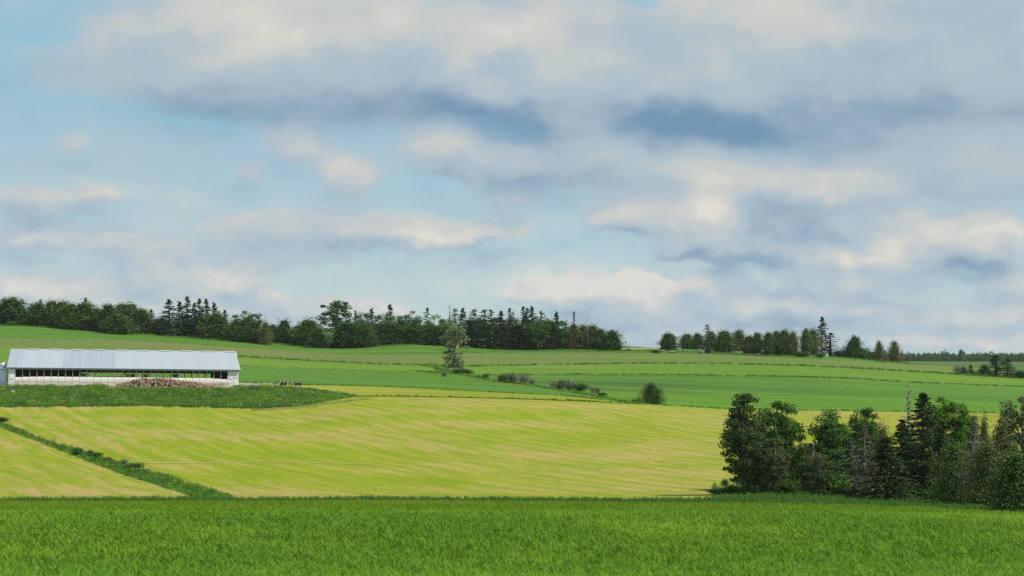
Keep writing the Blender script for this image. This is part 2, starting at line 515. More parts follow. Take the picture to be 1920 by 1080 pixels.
def groundmat(name, c0, c1, stretch=(1, 1), rot=0.0, scale=0.2, c2=None, s2=(1.0, 1.0), grain=0.25, lo=0.35, hi=0.65, c2lo=0.55, c2hi=0.7, bump=0.15, rough=0.95, detail=6.0, big=0.012):
    """field surface: drawn-out patches along the working direction, a second colour in streaks, fine grain"""
    m_, k = new_mat(name)
    ge = k.n('ShaderNodeNewGeometry')
    pos = ge.outputs['Position']
    mp = k.n('ShaderNodeMapping', vector_type='POINT')
    k.put(mp.inputs[0], k.v('MULTIPLY', pos, (1.0, 1.0, 0.0)))
    mp.inputs['Rotation'].default_value = (0, 0, rot)
    P = mp.outputs[0]
    # slow wander so that the rows are not ruler-straight
    wob = k.v('MULTIPLY', k.v('SUBTRACT', k.noise(P, 0.010, 2.0, 0.5, col=True), (0.5, 0.5, 0.5)), (14.0, 14.0, 0.0))
    P = k.v('ADD', P, wob)
    n1 = k.noise(k.v('MULTIPLY', P, (stretch[0], stretch[1], 1.0)), scale, detail, 0.62)
    c = k.mix(k.smooth(n1, lo, hi), c0, c1)
    if c2 is not None:
        n2 = k.noise(k.v('ADD', k.v('MULTIPLY', P, (s2[0], s2[1], 1.0)), (37.0, 11.0, 5.0)), scale, detail, 0.66)
        nb = k.noise(pos, big, 2.0, 0.5)
        f2 = k.m('ADD', n2, k.m('MULTIPLY', k.m('SUBTRACT', nb, 0.5), 0.5))
        c = k.mix(k.smooth(f2, c2lo, c2hi), c, c2)
    g = k.noise(pos, 1.7, 5.0, 0.75)
    g2 = k.m('ADD', k.m('MULTIPLY', k.m('SUBTRACT', g, 0.5), grain * 2.0), 1.0)
    hs = k.n('ShaderNodeHueSaturation')
    k.put(hs.inputs['Color'], c)
    k.put(hs.inputs['Value'], g2)
    finish(k, hs.outputs[0], rough, bump=g, bump_d=bump, spec=0.1)
    return m_


M = {}
M['grass_base'] = groundmat('grassland', (0.055, 0.115, 0.022), (0.075, 0.14, 0.03), (0.3, 1), 0, 0.05)
M['crop'] = groundmat('crop ground', (0.038, 0.085, 0.010), (0.055, 0.115, 0.012), (1, 1), 0, 0.15, c2=(0.09, 0.14, 0.016), grain=0.4)
HAYROT = math.radians(-18)
def haymat():
    """mown hay: swaths along the mowing direction, straw left lying in streaks, green regrowth, stubble grain"""
    m_, k = new_mat('mown hay')
    ge = k.n('ShaderNodeNewGeometry')
    pos = k.v('MULTIPLY', ge.outputs['Position'], (1.0, 1.0, 0.0))
    mp = k.n('ShaderNodeMapping', vector_type='POINT')
    k.put(mp.inputs[0], pos)
    mp.inputs['Rotation'].default_value = (0, 0, HAYROT)
    P = mp.outputs[0]
    wob = k.v('MULTIPLY', k.v('SUBTRACT', k.noise(P, 0.008, 2.0, 0.5, col=True), (0.5, 0.5, 0.5)), (14.0, 0.0, 0.0))
    P = k.v('ADD', P, wob)
    sx_ = k.n('ShaderNodeSeparateXYZ'); k.put(sx_.inputs[0], P)
    patch = k.noise(P, 0.022, 3.0, 0.55)
    jig = k.noise(k.v('MULTIPLY', P, (0.3, 0.03, 1.0)), 1.0, 3.0, 0.6)
    sw = k.m('SINE', k.m('MULTIPLY_ADD', sx_.outputs[0], 6.283 / 5.2, k.m('MULTIPLY', jig, 4.0)))
    st1 = k.noise(k.v('MULTIPLY', P, (0.45, 0.028, 1.0)), 1.0, 6.0, 0.65)
    st2 = k.noise(k.v('MULTIPLY', P, (1.5, 0.03, 1.0)), 1.0, 5.0, 0.7)
    clod = k.noise(pos, 0.55, 6.0, 0.72)
    green = k.mix(k.smooth(st1, 0.3, 0.7), (0.160, 0.228, 0.008), (0.245, 0.275, 0.013))
    straw = k.mix(k.smooth(clod, 0.35, 0.65), (0.30, 0.225, 0.070), (0.40, 0.312, 0.120))
    f = k.m('ADD', k.m('MULTIPLY', st1, 0.5), k.m('MULTIPLY', st2, 0.6))
    f = k.m('MULTIPLY_ADD', k.m('SUBTRACT', clod, 0.5), 0.5, f)
    f = k.m('MULTIPLY_ADD', k.m('SUBTRACT', patch, 0.5), 0.9, f)
    f = k.m('MULTIPLY_ADD', sw, 0.06, f)
    c = k.mix(k.smooth(f, 0.445, 0.78, 0.0, 0.9), green, straw)
    g = k.noise(pos, 1.9, 5.0, 0.78)
    hs = k.n('ShaderNodeHueSaturation')
    k.put(hs.inputs['Color'], c)
    k.put(hs.inputs['Value'], k.m('MULTIPLY_ADD', k.m('SUBTRACT', g, 0.5), 1.1, 1.0))
    finish(k, hs.outputs[0], 0.95, bump=g, bump_d=0.14, spec=0.08)
    return m_


M['hay'] = haymat()
M['hay_green'] = groundmat('hay regrowth', (0.155, 0.205, 0.012), (0.225, 0.25, 0.018), (0.05, 0.5), 0.0, 0.36, c2=(0.34, 0.30, 0.09), s2=(0.08, 0.8), grain=0.3)
M['green_dark'] = groundmat('green crop', (0.060, 0.145, 0.016), (0.088, 0.185, 0.022), (0.05, 0.6), 0.03, 0.10, c2=(0.040, 0.100, 0.016), s2=(0.03, 1.3), grain=0.26, c2lo=0.52, c2hi=0.72)
M['green_mid'] = groundmat('green meadow', (0.075, 0.170, 0.013), (0.100, 0.205, 0.018), (0.05, 0.6), 0.03, 0.10, c2=(0.050, 0.118, 0.016), s2=(0.03, 1.3), grain=0.26)
M['lime'] = groundmat('lime meadow', (0.090, 0.178, 0.016), (0.115, 0.203, 0.022), (0.06, 0.5), 0.03, 0.08, c2=(0.15, 0.21, 0.035), s2=(0.08, 0.7), grain=0.15)
M['olive'] = groundmat('olive stubble', (0.095, 0.155, 0.030), (0.130, 0.170, 0.042), (0.05, 0.7), 0.02, 0.12, c2=(0.150, 0.150, 0.055), s2=(0.06, 0.9), grain=0.25)
M['yard'] = groundmat('gravel yard', (0.30, 0.27, 0.21), (0.40, 0.36, 0.28), (0.4, 1), 0, 0.3, c2=(0.12, 0.16, 0.04), grain=0.25)
M['rough'] = groundmat('rough grass', (0.045, 0.110, 0.018), (0.075, 0.15, 0.024), (1, 1), 0, 0.25, grain=0.35)
M['track'] = groundmat('wheel track', (0.10, 0.13, 0.025), (0.20, 0.18, 0.06), (0.3, 1), 0, 0.4, c2=(0.24, 0.19, 0.09), grain=0.3)
M['straw'] = groundmat('fresh straw', (0.42, 0.36, 0.13), (0.55, 0.46, 0.20), (1, 1), 0, 0.3, grain=0.4)
M['tan'] = groundmat('tan stubble', (0.30, 0.25, 0.10), (0.36, 0.30, 0.13), (0.2, 1), 0, 0.2, grain=0.2)

# ------------------------------------------------------------------ the land
def sheet(name, us, lo, hi, rows, mat_, up, label=None, dspace=True):
    """a field between two lines of the land; us columns, lo/hi arrays of depth (near, far)"""
    us = np.asarray(us, float)
    t = np.linspace(0, 1, rows)
    D = lo[:, None] + (hi - lo)[:, None] * t[None, :]
    Ug = np.repeat(us[:, None], rows, 1)
    X = xw(Ug, D); Z = gz(Ug, D) + up
    vts = np.stack([X, D, Z], -1).reshape(-1, 3)
    n, r = len(us), rows
    i = np.arange(n - 1)[:, None] * r + np.arange(r - 1)[None, :]
    fc = np.stack([i, i + r, i + r + 1, i + 1], -1).reshape(-1, 4)
    o = link(name, mesh_np(name, vts, fc, [mat_], smooth=True))
    tag(o, label, kind='structure')
    return o


def ln(*pts):
    a = np.array(pts, float)
    return lambda u: np.interp(u, a[:, 0], a[:, 1])


def dline(fn, us):
    return np.array([d_of(u, float(fn(u))) for u in us])


# the whole terrain under everything, out to the horizon
def build_ground():
    us = np.concatenate([[-700], np.arange(-690, 2600, 15.0), [2600]])
    Ds = DD[::1]
    Ug, Dg = np.meshgrid(us, Ds, indexing='ij')
    X = xw(Ug, Dg); Z = gz(Ug, Dg) - 0.16
    vts = [np.stack([X, Dg, Z], -1).reshape(-1, 3)]
    n, r = len(us), len(Ds)
    i = np.arange(n - 1)[:, None] * r + np.arange(r - 1)[None, :]
    fc = [np.stack([i, i + r, i + r + 1, i + 1], -1).reshape(-1, 4)]
    base = n * r
    # wings to both sides, level with the edge of the mapped land
    for edge, sgn in ((0, -1), (n - 1, 1)):
        e = np.arange(r) + edge * r
        xe = X[edge]; ze = Z[edge]
        outs = []
        for q in (1.5, 3.0, 8.0, 20.0):
            xo = xe + sgn * (np.abs(xe) * 0.2 + 150.0) * q
            outs.append(np.stack([xo, Ds, ze - 0.5 * q + np.where(Ds > 900, 0, 0)], -1))
        prev = e
        for a in outs:
            idx = np.arange(r) + base; vts.append(a); base += r
            f = np.stack([prev[:-1], idx[:-1], idx[1:], prev[1:]], -1)
            fc.append(f if sgn > 0 else f[:, ::-1]); prev = idx
    o = link('ground', mesh_np('ground', np.concatenate(vts), np.concatenate(fc), [M['grass_base']], smooth=True))
    tag(o, 'rolling grassland under the fields', kind='structure')
    # ground around and behind the viewpoint
    b = MB().add([(-6000, -6000, CZ - 2.6), (6000, -6000, CZ - 2.6), (6000, 10.0, CZ - 2.6), (-6000, 10.0, CZ - 2.6)], [(0, 1, 2, 3)])
    o2 = link('ground', b.mesh('ground', M['grass_base']))
    tag(o2, 'grassland around the viewpoint', kind='structure')


build_ground()

# boundary lines of the fields, as columns and rows of the photograph
B2 = ln((-700, 945), (0, 946), (480, 945), (700, 943), (960, 945), (1200, 948), (1400, 949), (1600, 953), (1760, 959), (1840, 964), (1920, 970), (2600, 982))
B3 = ln((-700, 937), (0, 938), (330, 936), (480, 938), (700, 935), (960, 937), (1200, 939), (1320, 938), (1380, 932), (1460, 926), (1920, 926), (2600, 930))
B4 = ln((-700, 757), (0, 763), (240, 760), (400, 763), (490, 766), (560, 762), (620, 752), (665, 744), (700, 743), (800, 744), (960, 748), (1100, 753), (1200, 758), (1370, 768), (1500, 770), (1920, 776), (2600, 784))
BT = ln((-700, 723), (0, 725), (240, 726), (440, 727), (520, 727), (580, 731), (640, 739), (665, 743.5))
B4S = ln((480, 729), (560, 729), (640, 738), (665, 742), (700, 742), (800, 743), (960, 747), (1100, 752), (1190, 757))
B5 = ln((-700, 716), (0, 717), (440, 718), (570, 722), (700, 724.5), (800, 729), (960, 737.5), (1060, 742), (1190, 757))
DIT = ln((-400, 704), (-60, 766), (0, 790), (60, 816), (145, 845), (230, 870), (320, 896), (380, 915), (440, 937))
DIB = ln((-400, 740), (-60, 774), (0, 801), (60, 824), (145, 857), (230, 890), (300, 912), (360, 931), (372, 936))
L1 = ln((-700, 676), (0, 678), (460, 687), (560, 691), (700, 696), (815, 699.5))
DIA = ln((815, 699.5), (860, 702), (920, 713), (1000, 723), (1060, 733), (1130, 745), (1190, 757))
L2 = ln((-700, 648), (0, 651), (240, 657), (460, 669.5), (560, 675.5), (700, 682.5), (800, 685), (880, 687), (1000, 685), (1200, 681.5), (1340, 682), (1500, 686), (1600, 690.5), (1680, 695), (1780, 701), (1920, 710), (2600, 740))
L3 = ln((-700, 628), (0, 632), (240, 638), (460, 652), (640, 664), (780, 664), (900, 662), (1080, 661), (1200, 662), (1340, 665), (1500, 672), (1680, 682), (1800, 688), (1920, 696), (2600, 715))
L4 = ln((-700, 590), (0, 602), (240, 618), (400, 630), (460, 634), (560, 642), (640, 646), (720, 644), (800, 642), (900, 645), (1000, 650), (1150, 653), (1200, 655), (1440, 661.5), (1600, 668), (1680, 680.5), (1920, 693), (2600, 710))
LR = ln((860, 703), (900, 704), (1100, 702), (1300, 703.5), (1500, 707), (1600, 710), (1700, 717), (1920, 725.5), (2600, 750))
LM = ln((1060, 732), (1200, 734), (1300, 738), (1600, 745), (1920, 756), (2600, 775))


def usr(a, b, step=12):
    return np.linspace(a, b, max(2, int((b - a) / step) + 1))


us = usr(-700, 2600); sheet('crop_field', us, np.full(len(us), 12.0), dline(B2, us), 90, M['crop'], 0.0, 'green cereal field in front of everything')
us = usr(-700, 2600); sheet('grass_verge', us, dline(B2, us), dline(B3, us) + 3.0, 6, M['rough'], -0.01, 'rough grass verge along the far edge of the green cereal field')
us = usr(-58, 440, 6); o = sheet('hay_field', us, dline(DIT, us), dline(B4, us), 60, M['hay'], 0.0)
us2 = usr(440, 2600); o2 = sheet('hay_field', us2, dline(B3, us2), dline(B4, us2), 60, M['hay'], 0.0)
for q in (o, o2): tag(q, 'large mown hay field of yellow-green stubble in the middle')
us = np.concatenate([usr(-700, -60, 12), usr(-58, 372, 6)])
hi = np.where(us < -60, dline(B4, us), dline(DIB, us))
sheet('hay_field', us, dline(B3, us), np.maximum(hi, dline(B3, us) + 0.2), 50, M['hay'], 0.0, 'mown hay field below the weedy ditch')
us = usr(-62, 445, 6); sheet('ditch', us, np.minimum(dline(DIB, us), dline(DIT, us) - 0.3), dline(DIT, us), 8, M['rough'], -0.02, 'weedy ditch slanting across the hay fields')
us = usr(-700, 665, 8); sheet('bank', us, dline(B4, us), dline(BT, us), 14, M['rough'], 0.0, 'weedy earth bank below the barn')
us = usr(-700, 540); sheet('yard', us, dline(BT, us), np.full(len(us), 592.0), 10, M['yard'], 0.01, 'bare gravel yard round the barn')
us = usr(480, 1190, 8); sheet('hay_field', us, dline(B4S, us), np.maximum(dline(B5, us), dline(B4S, us) + 0.2), 12, M['hay_green'], 0.02, 'narrow upper strip of mown yellow hay')
us = np.concatenate([usr(-700, 540), usr(552, 1190, 8)])
lo = np.where(us <= 540, 592.0, dline(B5, us)); hi = np.where(us <= 815, dline(L1, us), dline(DIA, us))
sheet('green_field', us, lo, np.maximum(hi, lo + 0.2), 30, M['green_dark'], 0.0, 'dark green field behind the barn')
us = usr(-700, 815); sheet('green_field', us, dline(L1, us), dline(L2, us), 16, M['lime'], 0.0, 'narrow lime green strip behind the barn')
us = usr(-700, 2600); sheet('stubble_field', us, dline(L2, us), dline(L3, us), 14, M['olive'], 0.0, 'long olive stubble strip below the ridge')
us = usr(-700, 1700); sheet('green_field', us, dline(L3, us), np.maximum(dline(L4, us), dline(L3, us) + 0.3), 14, M['green_dark'], 0.0, 'top green field along the foot of the tree line')
us = usr(860, 2600); lo = np.where(us < 1060, dline(LR, us), dline(LR, us)); sheet('green_field', us, lo, np.maximum(dline(L2, us), lo + .2), 14, M['lime'], 0.0, 'bright lime green strip right of the poplar')
us = usr(860, 2600, 8)
lo = np.where(us < 1060, dline(DIA, us), dline(LM, us)); hi = dline(LR, us)
sheet('green_field', us, np.minimum(lo, hi - 0.2), hi, 20, M['green_dark'], 0.0, 'dark green field below the lime strip')
us = usr(1060, 2600, 8)
lo = np.where(us < 1190, dline(DIA, us), dline(B4, us)); hi = dline(LM, us)
sheet('green_field', us, np.minimum(lo, hi - 0.2), hi, 20, M['green_mid'], 0.0, 'lower green field above the hay field')
us = usr(1160, 1240, 5); lo = np.array([d_of(u, v) for u, v in zip(us, np.linspace(655.0, 655.2, len(us)))]); sheet('stubble_field', us, lo, np.array([d_of(u, v) for u, v in zip(us, np.linspace(652.2, 653.6, len(us)))]), 6, M['tan'], 0.05, 'small tan stubble patch in the gap of the ridge trees')
us = usr(455, 530, 8); sheet('path', us, dline(ln((455, 721.5), (530, 721)), us), dline(ln((455, 719.6), (530, 720.2)), us), 3, M['yard'], 0.06, 'pale farm lane beyond the barn corner')
us = usr(262, 720, 8)
sw_ = ln((262, 868), (330, 869), (480, 866), (600, 868), (720, 872))
ua = dline(sw_, us) + np.interp(us, [262, 330, 400, 500, 620, 720], [0.0, .5, -.3, .4, -.4, .2])
sheet('straw_line', us, ua - .45, ua + .45, 3, M['straw'], 0.05, 'pale line of straw left across the hay field')
us = usr(470, 700, 6)
tr = ln((470, 768), (560, 762.5), (640, 752), (690, 745.5), (700, 744.5))
for q, w in ((0.0, 2.2), (2.6, 1.8)):
    ua = np.array([d_of(u, float(tr(u)) + q) for u in us])
    sheet('path', us, ua - w * 0.5, ua + w * 0.5, 3, M['track'], 0.03, 'worn wheel track curving round the end of the bank')
# ------------------------------------------------------------------ plants: materials and growth
M['cedar'] = leafmat('cedar foliage', (0.052, 0.105, 0.027), (0.101, 0.157, 0.043), transl=0.12)
M['cedar_brown'] = leafmat('bronzed cedar foliage', (0.095, 0.121, 0.043), (0.165, 0.172, 0.068), transl=0.12)
M['spruce'] = leafmat('spruce needles', (0.026, 0.052, 0.024), (0.046, 0.078, 0.034), transl=0.08)
M['spruce_olive'] = leafmat('olive spruce needles', (0.040, 0.058, 0.020), (0.070, 0.090, 0.030), transl=0.08)
M['spruce_blue'] = leafmat('grey-green needles', (0.055, 0.085, 0.060), (0.085, 0.115, 0.080), transl=0.08)
M['broad'] = leafmat('broad leaves', (0.047, 0.115, 0.022), (0.081, 0.169, 0.032), transl=0.28)
M['broad_bright'] = leafmat('bright broad leaves', (0.074, 0.182, 0.022), (0.115, 0.236, 0.032), transl=0.3)
M['broad_olive'] = leafmat('olive leaves', (0.061, 0.095, 0.030), (0.105, 0.135, 0.051), transl=0.2)
M['poplar'] = leafmat('poplar leaves', (0.130, 0.185, 0.080), (0.200, 0.255, 0.120), transl=0.25)
M['red_dead'] = leafmat('dead red needles', (0.090, 0.046, 0.036), (0.13, 0.066, 0.052), transl=0.05)
M['grey_dead'] = leafmat('bare grey twigs', (0.115, 0.110, 0.095), (0.190, 0.180, 0.160), transl=0.0)
M['brown_dead'] = leafmat('bare brown twigs', (0.085, 0.075, 0.062), (0.140, 0.125, 0.108), transl=0.0)
M['bark'] = plain('bark', (0.10, 0.08, 0.06), 0.9, 0.35, 6.0)
M['bark_grey'] = plain('weathered bark', (0.19, 0.175, 0.16), 0.9, 0.3, 6.0)
M['bark_pale'] = plain('pale bark', (0.28, 0.25, 0.20), 0.9, 0.3, 6.0)


def leaf_faces(c, size, rng, aspect=0.55, up=None, upw=0.0, dirs=None):
    """kite-shaped faces at centres c; size per leaf; optional preferred direction for the long axis"""
    n = len(c)
    a = rng.normal(size=(n, 3))
    if dirs is not None:
        a = a * 0.45 + dirs
    if up is not None:
        a = a + np.asarray(up) * upw
    a /= np.linalg.norm(a, axis=1, keepdims=True) + 1e-9
    b = np.cross(a, rng.normal(size=(n, 3)))
    b /= np.linalg.norm(b, axis=1, keepdims=True) + 1e-9
    s = np.asarray(size).reshape(-1, 1) * np.ones((n, 1))
    v = np.stack([c - a * s * 0.5, c + b * s * aspect * 0.5, c + a * s * 0.5, c - b * s * aspect * 0.5], 1).reshape(-1, 3)
    f = np.arange(n * 4).reshape(-1, 4)
    return v, f


def crown_mesh(name, v, f, mat_):
    return mesh_np(name, v, f, [mat_])


def trunk_mesh(name, mb, mat_):
    return mb.mesh(name, mat_, smooth=True)


def cedar_proto(seed, mat_, n=3600, leaf=0.032, round_=0.5, wide=0.27, skirt=0.03):
    """white cedar: egg of upward sprays down to the ground, unit height"""
    rng = np.random.default_rng(seed)
    nc = 130
    t = np.clip(rng.beta(1.15, 1.35, nc), 0.01, 0.995)
    th = rng.uniform(0, 2 * math.pi, nc)
    prof = lambda q: wide * np.power(np.clip(1 - q, 0, 1), round_) * np.clip(0.72 + 1.1 * q, 0, 1.0)
    ph = rng.uniform(0, 6.28, 4)
    lob = 1 + 0.13 * np.sin(2 * th + ph[0] + 2.5 * t) + 0.12 * np.sin(3 * th + ph[1] - 5 * t) + rng.normal(0, 0.10, nc)
    r = prof(t) * lob * np.where(rng.random(nc) < 0.25, rng.uniform(0.3, 0.9, nc), 1.0)
    cc = np.stack([r * np.cos(th), r * np.sin(th), skirt + t * (0.94 - skirt)], 1)
    tips = np.stack([rng.normal(0, 0.03, 5), rng.normal(0, 0.03, 5), rng.uniform(0.88, 0.985, 5)], 1)
    cc = np.concatenate([cc, tips])
    per = n // len(cc)
    ci = np.repeat(np.arange(len(cc)), per)
    sp = 0.052
    off = rng.normal(size=(len(ci), 3)) * np.array([sp, sp, sp * 1.25])
    c = cc[ci] + off
    c[:, 2] = np.maximum(c[:, 2], 0.012)
    out = np.stack([c[:, 0], c[:, 1], np.full(len(c), 0.22)], 1)
    v, f = leaf_faces(c, leaf * rng.uniform(0.7, 1.5, len(c)), rng, 0.6, dirs=out * 2.0)
    # inner foliage closes the crown
    k = 900
    t2 = rng.uniform(0.02, 0.93, k); th2 = rng.uniform(0, 6.28, k)
    r2 = prof(t2) * rng.uniform(0.35, 0.8, k)
    c2 = np.stack([r2 * np.cos(th2), r2 * np.sin(th2), t2], 1)
    v2, f2 = leaf_faces(c2, leaf * 2.6, rng, 0.9)
    me = crown_mesh('crown', np.concatenate([v, v2]), np.concatenate([f, f2 + len(v)]), mat_)
    tb = MB().tube([(0, 0, -0.02), (0.005, 0, 0.3), (0, 0.004, 0.9)], [0.022, 0.016, 0.004], 6)
    return me, trunk_mesh('trunk', tb, M['bark'])


def spruce_proto(seed, mat_, whorls=20, per=8, along=15, leaf=0.040, wide=0.2, droop=0.35, start=0.06, gap=0.0, sparse=1.0, bark='bark', thin=0.75):
    """spruce: whorls of drooping boughs on a straight stem"""
    rng = np.random.default_rng(seed)
    C, Dr, S = [], [], []
    tb = MB().tube([(0, 0, -0.02), (0.003, 0, 0.5), (0, 0.002, 0.99)], [0.016, 0.010, 0.002], 6)
    for w in range(whorls):
        t = start + (1 - start) * (w + 0.5) / whorls
        R = wide * (1 - t) ** thin + 0.012
        for b in range(per):
            if rng.random() < gap:
                continue
            th = rng.uniform(0, 6.28)
            L = R * rng.uniform(0.6, 1.18)
            tt = t + rng.uniform(-0.5, 0.5) * (1 - start) / whorls
            dx = np.array([math.cos(th), math.sin(th), 0])
            m_ = max(3, int(along * sparse * (0.35 + 0.65 * (1 - t))))
            s = rng.uniform(0.12, 1.0, m_)
            z = tt + L * (0.10 * s - droop * s * s * (1.2 - t))
            p = dx[None, :] * (L * s)[:, None]
            side = np.array([-dx[1], dx[0], 0])
            lat = rng.normal(0, 0.22, m_) * L * (0.35 + 0.65 * (1 - s)) * 0.75
            p = p + side[None, :] * lat[:, None]
            p[:, 2] = np.maximum(z + rng.normal(0, 0.006, m_) - np.abs(lat) * 0.25, 0.01)
            C.append(p); Dr.append(np.repeat((dx + np.array([0, 0, -0.25]))[None, :], m_, 0)); S.append(np.full(m_, leaf) * rng.uniform(0.7, 1.3, m_))
            if w % 2 == 0 and b % 2 == 0:
                tb.tube([(0, 0, tt), tuple(dx * L * 0.8 + np.array([0, 0, tt - droop * 0.6 * L * (1.2 - t)]))], [0.003, 0.001], 3, cap=False)
    k = max(4, int(40 * sparse))
    top = np.stack([rng.normal(0, 0.008, k), rng.normal(0, 0.008, k), rng.uniform(0.9, 1.0, k)], 1)
    C.append(top); Dr.append(np.repeat([[0, 0, 1.0]], k, 0)); S.append(np.full(k, leaf * 0.8))
    C = np.concatenate(C); Dr = np.concatenate(Dr); S = np.concatenate(S)
    v, f = leaf_faces(C, S, rng, 0.5, dirs=Dr * 1.6)
    return crown_mesh('crown', v, f, mat_), trunk_mesh('trunk', tb, M[bark])


def broad_proto(seed, mat_, clumps=42, per=120, leaf=0.026, wide=0.32, base=0.2, spread=0.075, shape=1.0, bark='bark', stems=1, pointed=0.0, fill=0.55, inv=0.0):
    """broadleaf tree: trunk, limbs and separate leaf clumps with gaps between"""
    rng = np.random.default_rng(seed)
    cz = base + (1 - base) * 0.5
    C = []
    tries = 0
    while len(C) < clumps and tries < 9000:
        tries += 1
        p = rng.uniform(-1, 1, 3)
        q = math.sqrt((p ** 2).sum()) if not inv else max(math.hypot(p[0], p[1]), abs(p[2]) ** 3)
        if q > 1 or q < fill * rng.random() ** 0.5:
            continue
        z = cz + p[2] * (1 - base) * 0.5 * 0.93
        t = (z - base) / (1 - base)
        rr = wide * (1 - pointed * max(0.0, t - 0.25)) * (1 - inv * max(0.0, 0.62 - t)) * 0.88
        c = np.array([p[0] * rr, p[1] * rr, z])
        if all(np.linalg.norm((c - d_) * np.array([1, 1, 0.8])) > spread * 0.72 for d_ in C):
            C.append(c)
    C = np.array(C)
    rad = spread * rng.uniform(0.55, 1.25, len(C))
    ci = np.repeat(np.arange(len(C)), per)
    off = rng.normal(size=(len(ci), 3)); off /= np.linalg.norm(off, axis=1, keepdims=True)
    off *= (rng.random(len(ci)) ** 0.45)[:, None] * rad[ci][:, None] * np.array([1.15, 1.15, 0.8])
    c = C[ci] + off
    c[:, 2] = np.maximum(c[:, 2], 0.015)
    v, f = leaf_faces(c, leaf * rng.uniform(0.6, 1.4, len(c)), rng, 0.7)
    tb = MB()
    for s in range(stems):
        ox = 0 if stems == 1 else rng.uniform(-0.05, 0.05)
        oy = 0 if stems == 1 else rng.uniform(-0.04, 0.04)
        lean = rng.uniform(-0.05, 0.05)
        pts = [(ox, oy, -0.02), (ox + lean * 0.3, oy, 0.25), (ox + lean, oy, 0.55), (ox + lean * 1.3, oy, 0.9)]
        tb.tube(pts, [0.022, 0.016, 0.010, 0.002], 7)
        mine = [q for i, q in enumerate(C) if i % stems == s]
        for q in mine[::2]:
            h0 = max(0.12, min(q[2] - 0.1, 0.8) * rng.uniform(0.6, 0.9))
            x0 = np.interp(h0, [p_[2] for p_ in pts], [p_[0] for p_ in pts])
            a = np.array([x0, oy, h0]); m_ = (a + q) / 2 + np.array([0, 0, -0.02])
            tb.tube([a, m_, q], [0.007, 0.005, 0.0015], 4, cap=False)
    return crown_mesh('crown', v, f, mat_), trunk_mesh('trunk', tb, M[bark])


def snag_proto(seed, mat_='bark_grey', branches=26, wide=0.16, start=0.25, twigs=3, thick=0.016, upturn=0.1):
    """dead tree: bare stem with broken branches; the crown is its twigs"""
    rng = np.random.default_rng(seed)
    tb = MB().tube([(0, 0, -0.02), (0.006, 0.004, 0.45), (-0.003, 0, 0.8), (0.004, 0, 1.0)], [thick, thick * 0.75, thick * 0.4, thick * 0.12], 6)
    cb = MB()
    for b in range(branches):
        t = start + (1 - start) * rng.random()
        th = rng.uniform(0, 6.28)
        L = wide * (1.08 - t) ** 0.6 * rng.uniform(0.45, 1.1)
        d_ = np.array([math.cos(th), math.sin(th), 0])
        a = np.array([0, 0, t]); m_ = a + d_ * L * 0.55 + np.array([0, 0, L * upturn]); e = a + d_ * L + np.array([0, 0, L * upturn * rng.uniform(0, 3)])
        cb.tube([a, m_, e], [thick * 0.3, thick * 0.2, thick * 0.07], 4, cap=False)
        for q in range(twigs):
            s = rng.uniform(0.3, 0.95)
            p = a + (e - a) * s
            g = p + rng.normal(0, 0.35, 3) * L * 0.7
            cb.tube([p, g], [thick * 0.11, thick * 0.05], 3, cap=False)
    return cb.mesh('crown', M[mat_]), trunk_mesh('trunk', tb, M[mat_])


def shrub_proto(seed, mat_, clumps=14, per=110, leaf=0.09, wide=0.55, flat=0.8):
    rng = np.random.default_rng(seed)
    p = rng.normal(size=(clumps, 3)); p /= np.linalg.norm(p, axis=1, keepdims=True)
    C = p * rng.uniform(0.3, 0.75, (clumps, 1)) * np.array([wide, wide, 0.42]) + np.array([0, 0, 0.46])
    ci = np.repeat(np.arange(clumps), per)
    c = C[ci] + rng.normal(size=(len(ci), 3)) * 0.13
    c[:, 2] = np.clip(c[:, 2], 0.02, 1.05)
    v, f = leaf_faces(c, leaf * rng.uniform(0.6, 1.4, len(c)), rng, 0.65)
    tb = MB()
    for q in C[::2]:
        tb.tube([(q[0] * 0.1, q[1] * 0.1, -0.04), tuple(q * 0.5), tuple(q)], [0.025, 0.018, 0.005], 4, cap=False)
    return crown_mesh('crown', v, f, mat_), trunk_mesh('trunk', tb, M['bark'])


def dead_shrub_proto(seed, mat_, stems=26):
    """leafless shrub: a thicket of fine grey twigs"""
    rng = np.random.default_rng(seed)
    tb, cb = MB(), MB()
    for s in range(stems):
        th = rng.uniform(0, 6.28); r = rng.uniform(0.0, 0.5)
        a = np.array([r * math.cos(th) * 0.5, r * math.sin(th) * 0.5, -0.03])
        e = np.array([r * math.cos(th) * 1.15, r * math.sin(th) * 1.15, rng.uniform(0.55, 1.0)])
        m_ = (a + e) / 2 + rng.normal(0, 0.05, 3)
        tb.tube([a, m_, e], [0.022, 0.016, 0.006], 3, cap=False)
        for q in range(9):
            p = a + (e - a) * rng.uniform(0.3, 1.0)
            g = p + np.array([rng.normal(0, 0.14), rng.normal(0, 0.14), rng.uniform(-0.02, 0.24)])
            cb.tube([p, g], [0.012, 0.006], 3, cap=False)
    return cb.mesh('crown', mat_), tb.mesh('trunk', mat_)


PROTO = {}
def reg(kind, name, variants):
    PROTO[kind] = (name, variants)


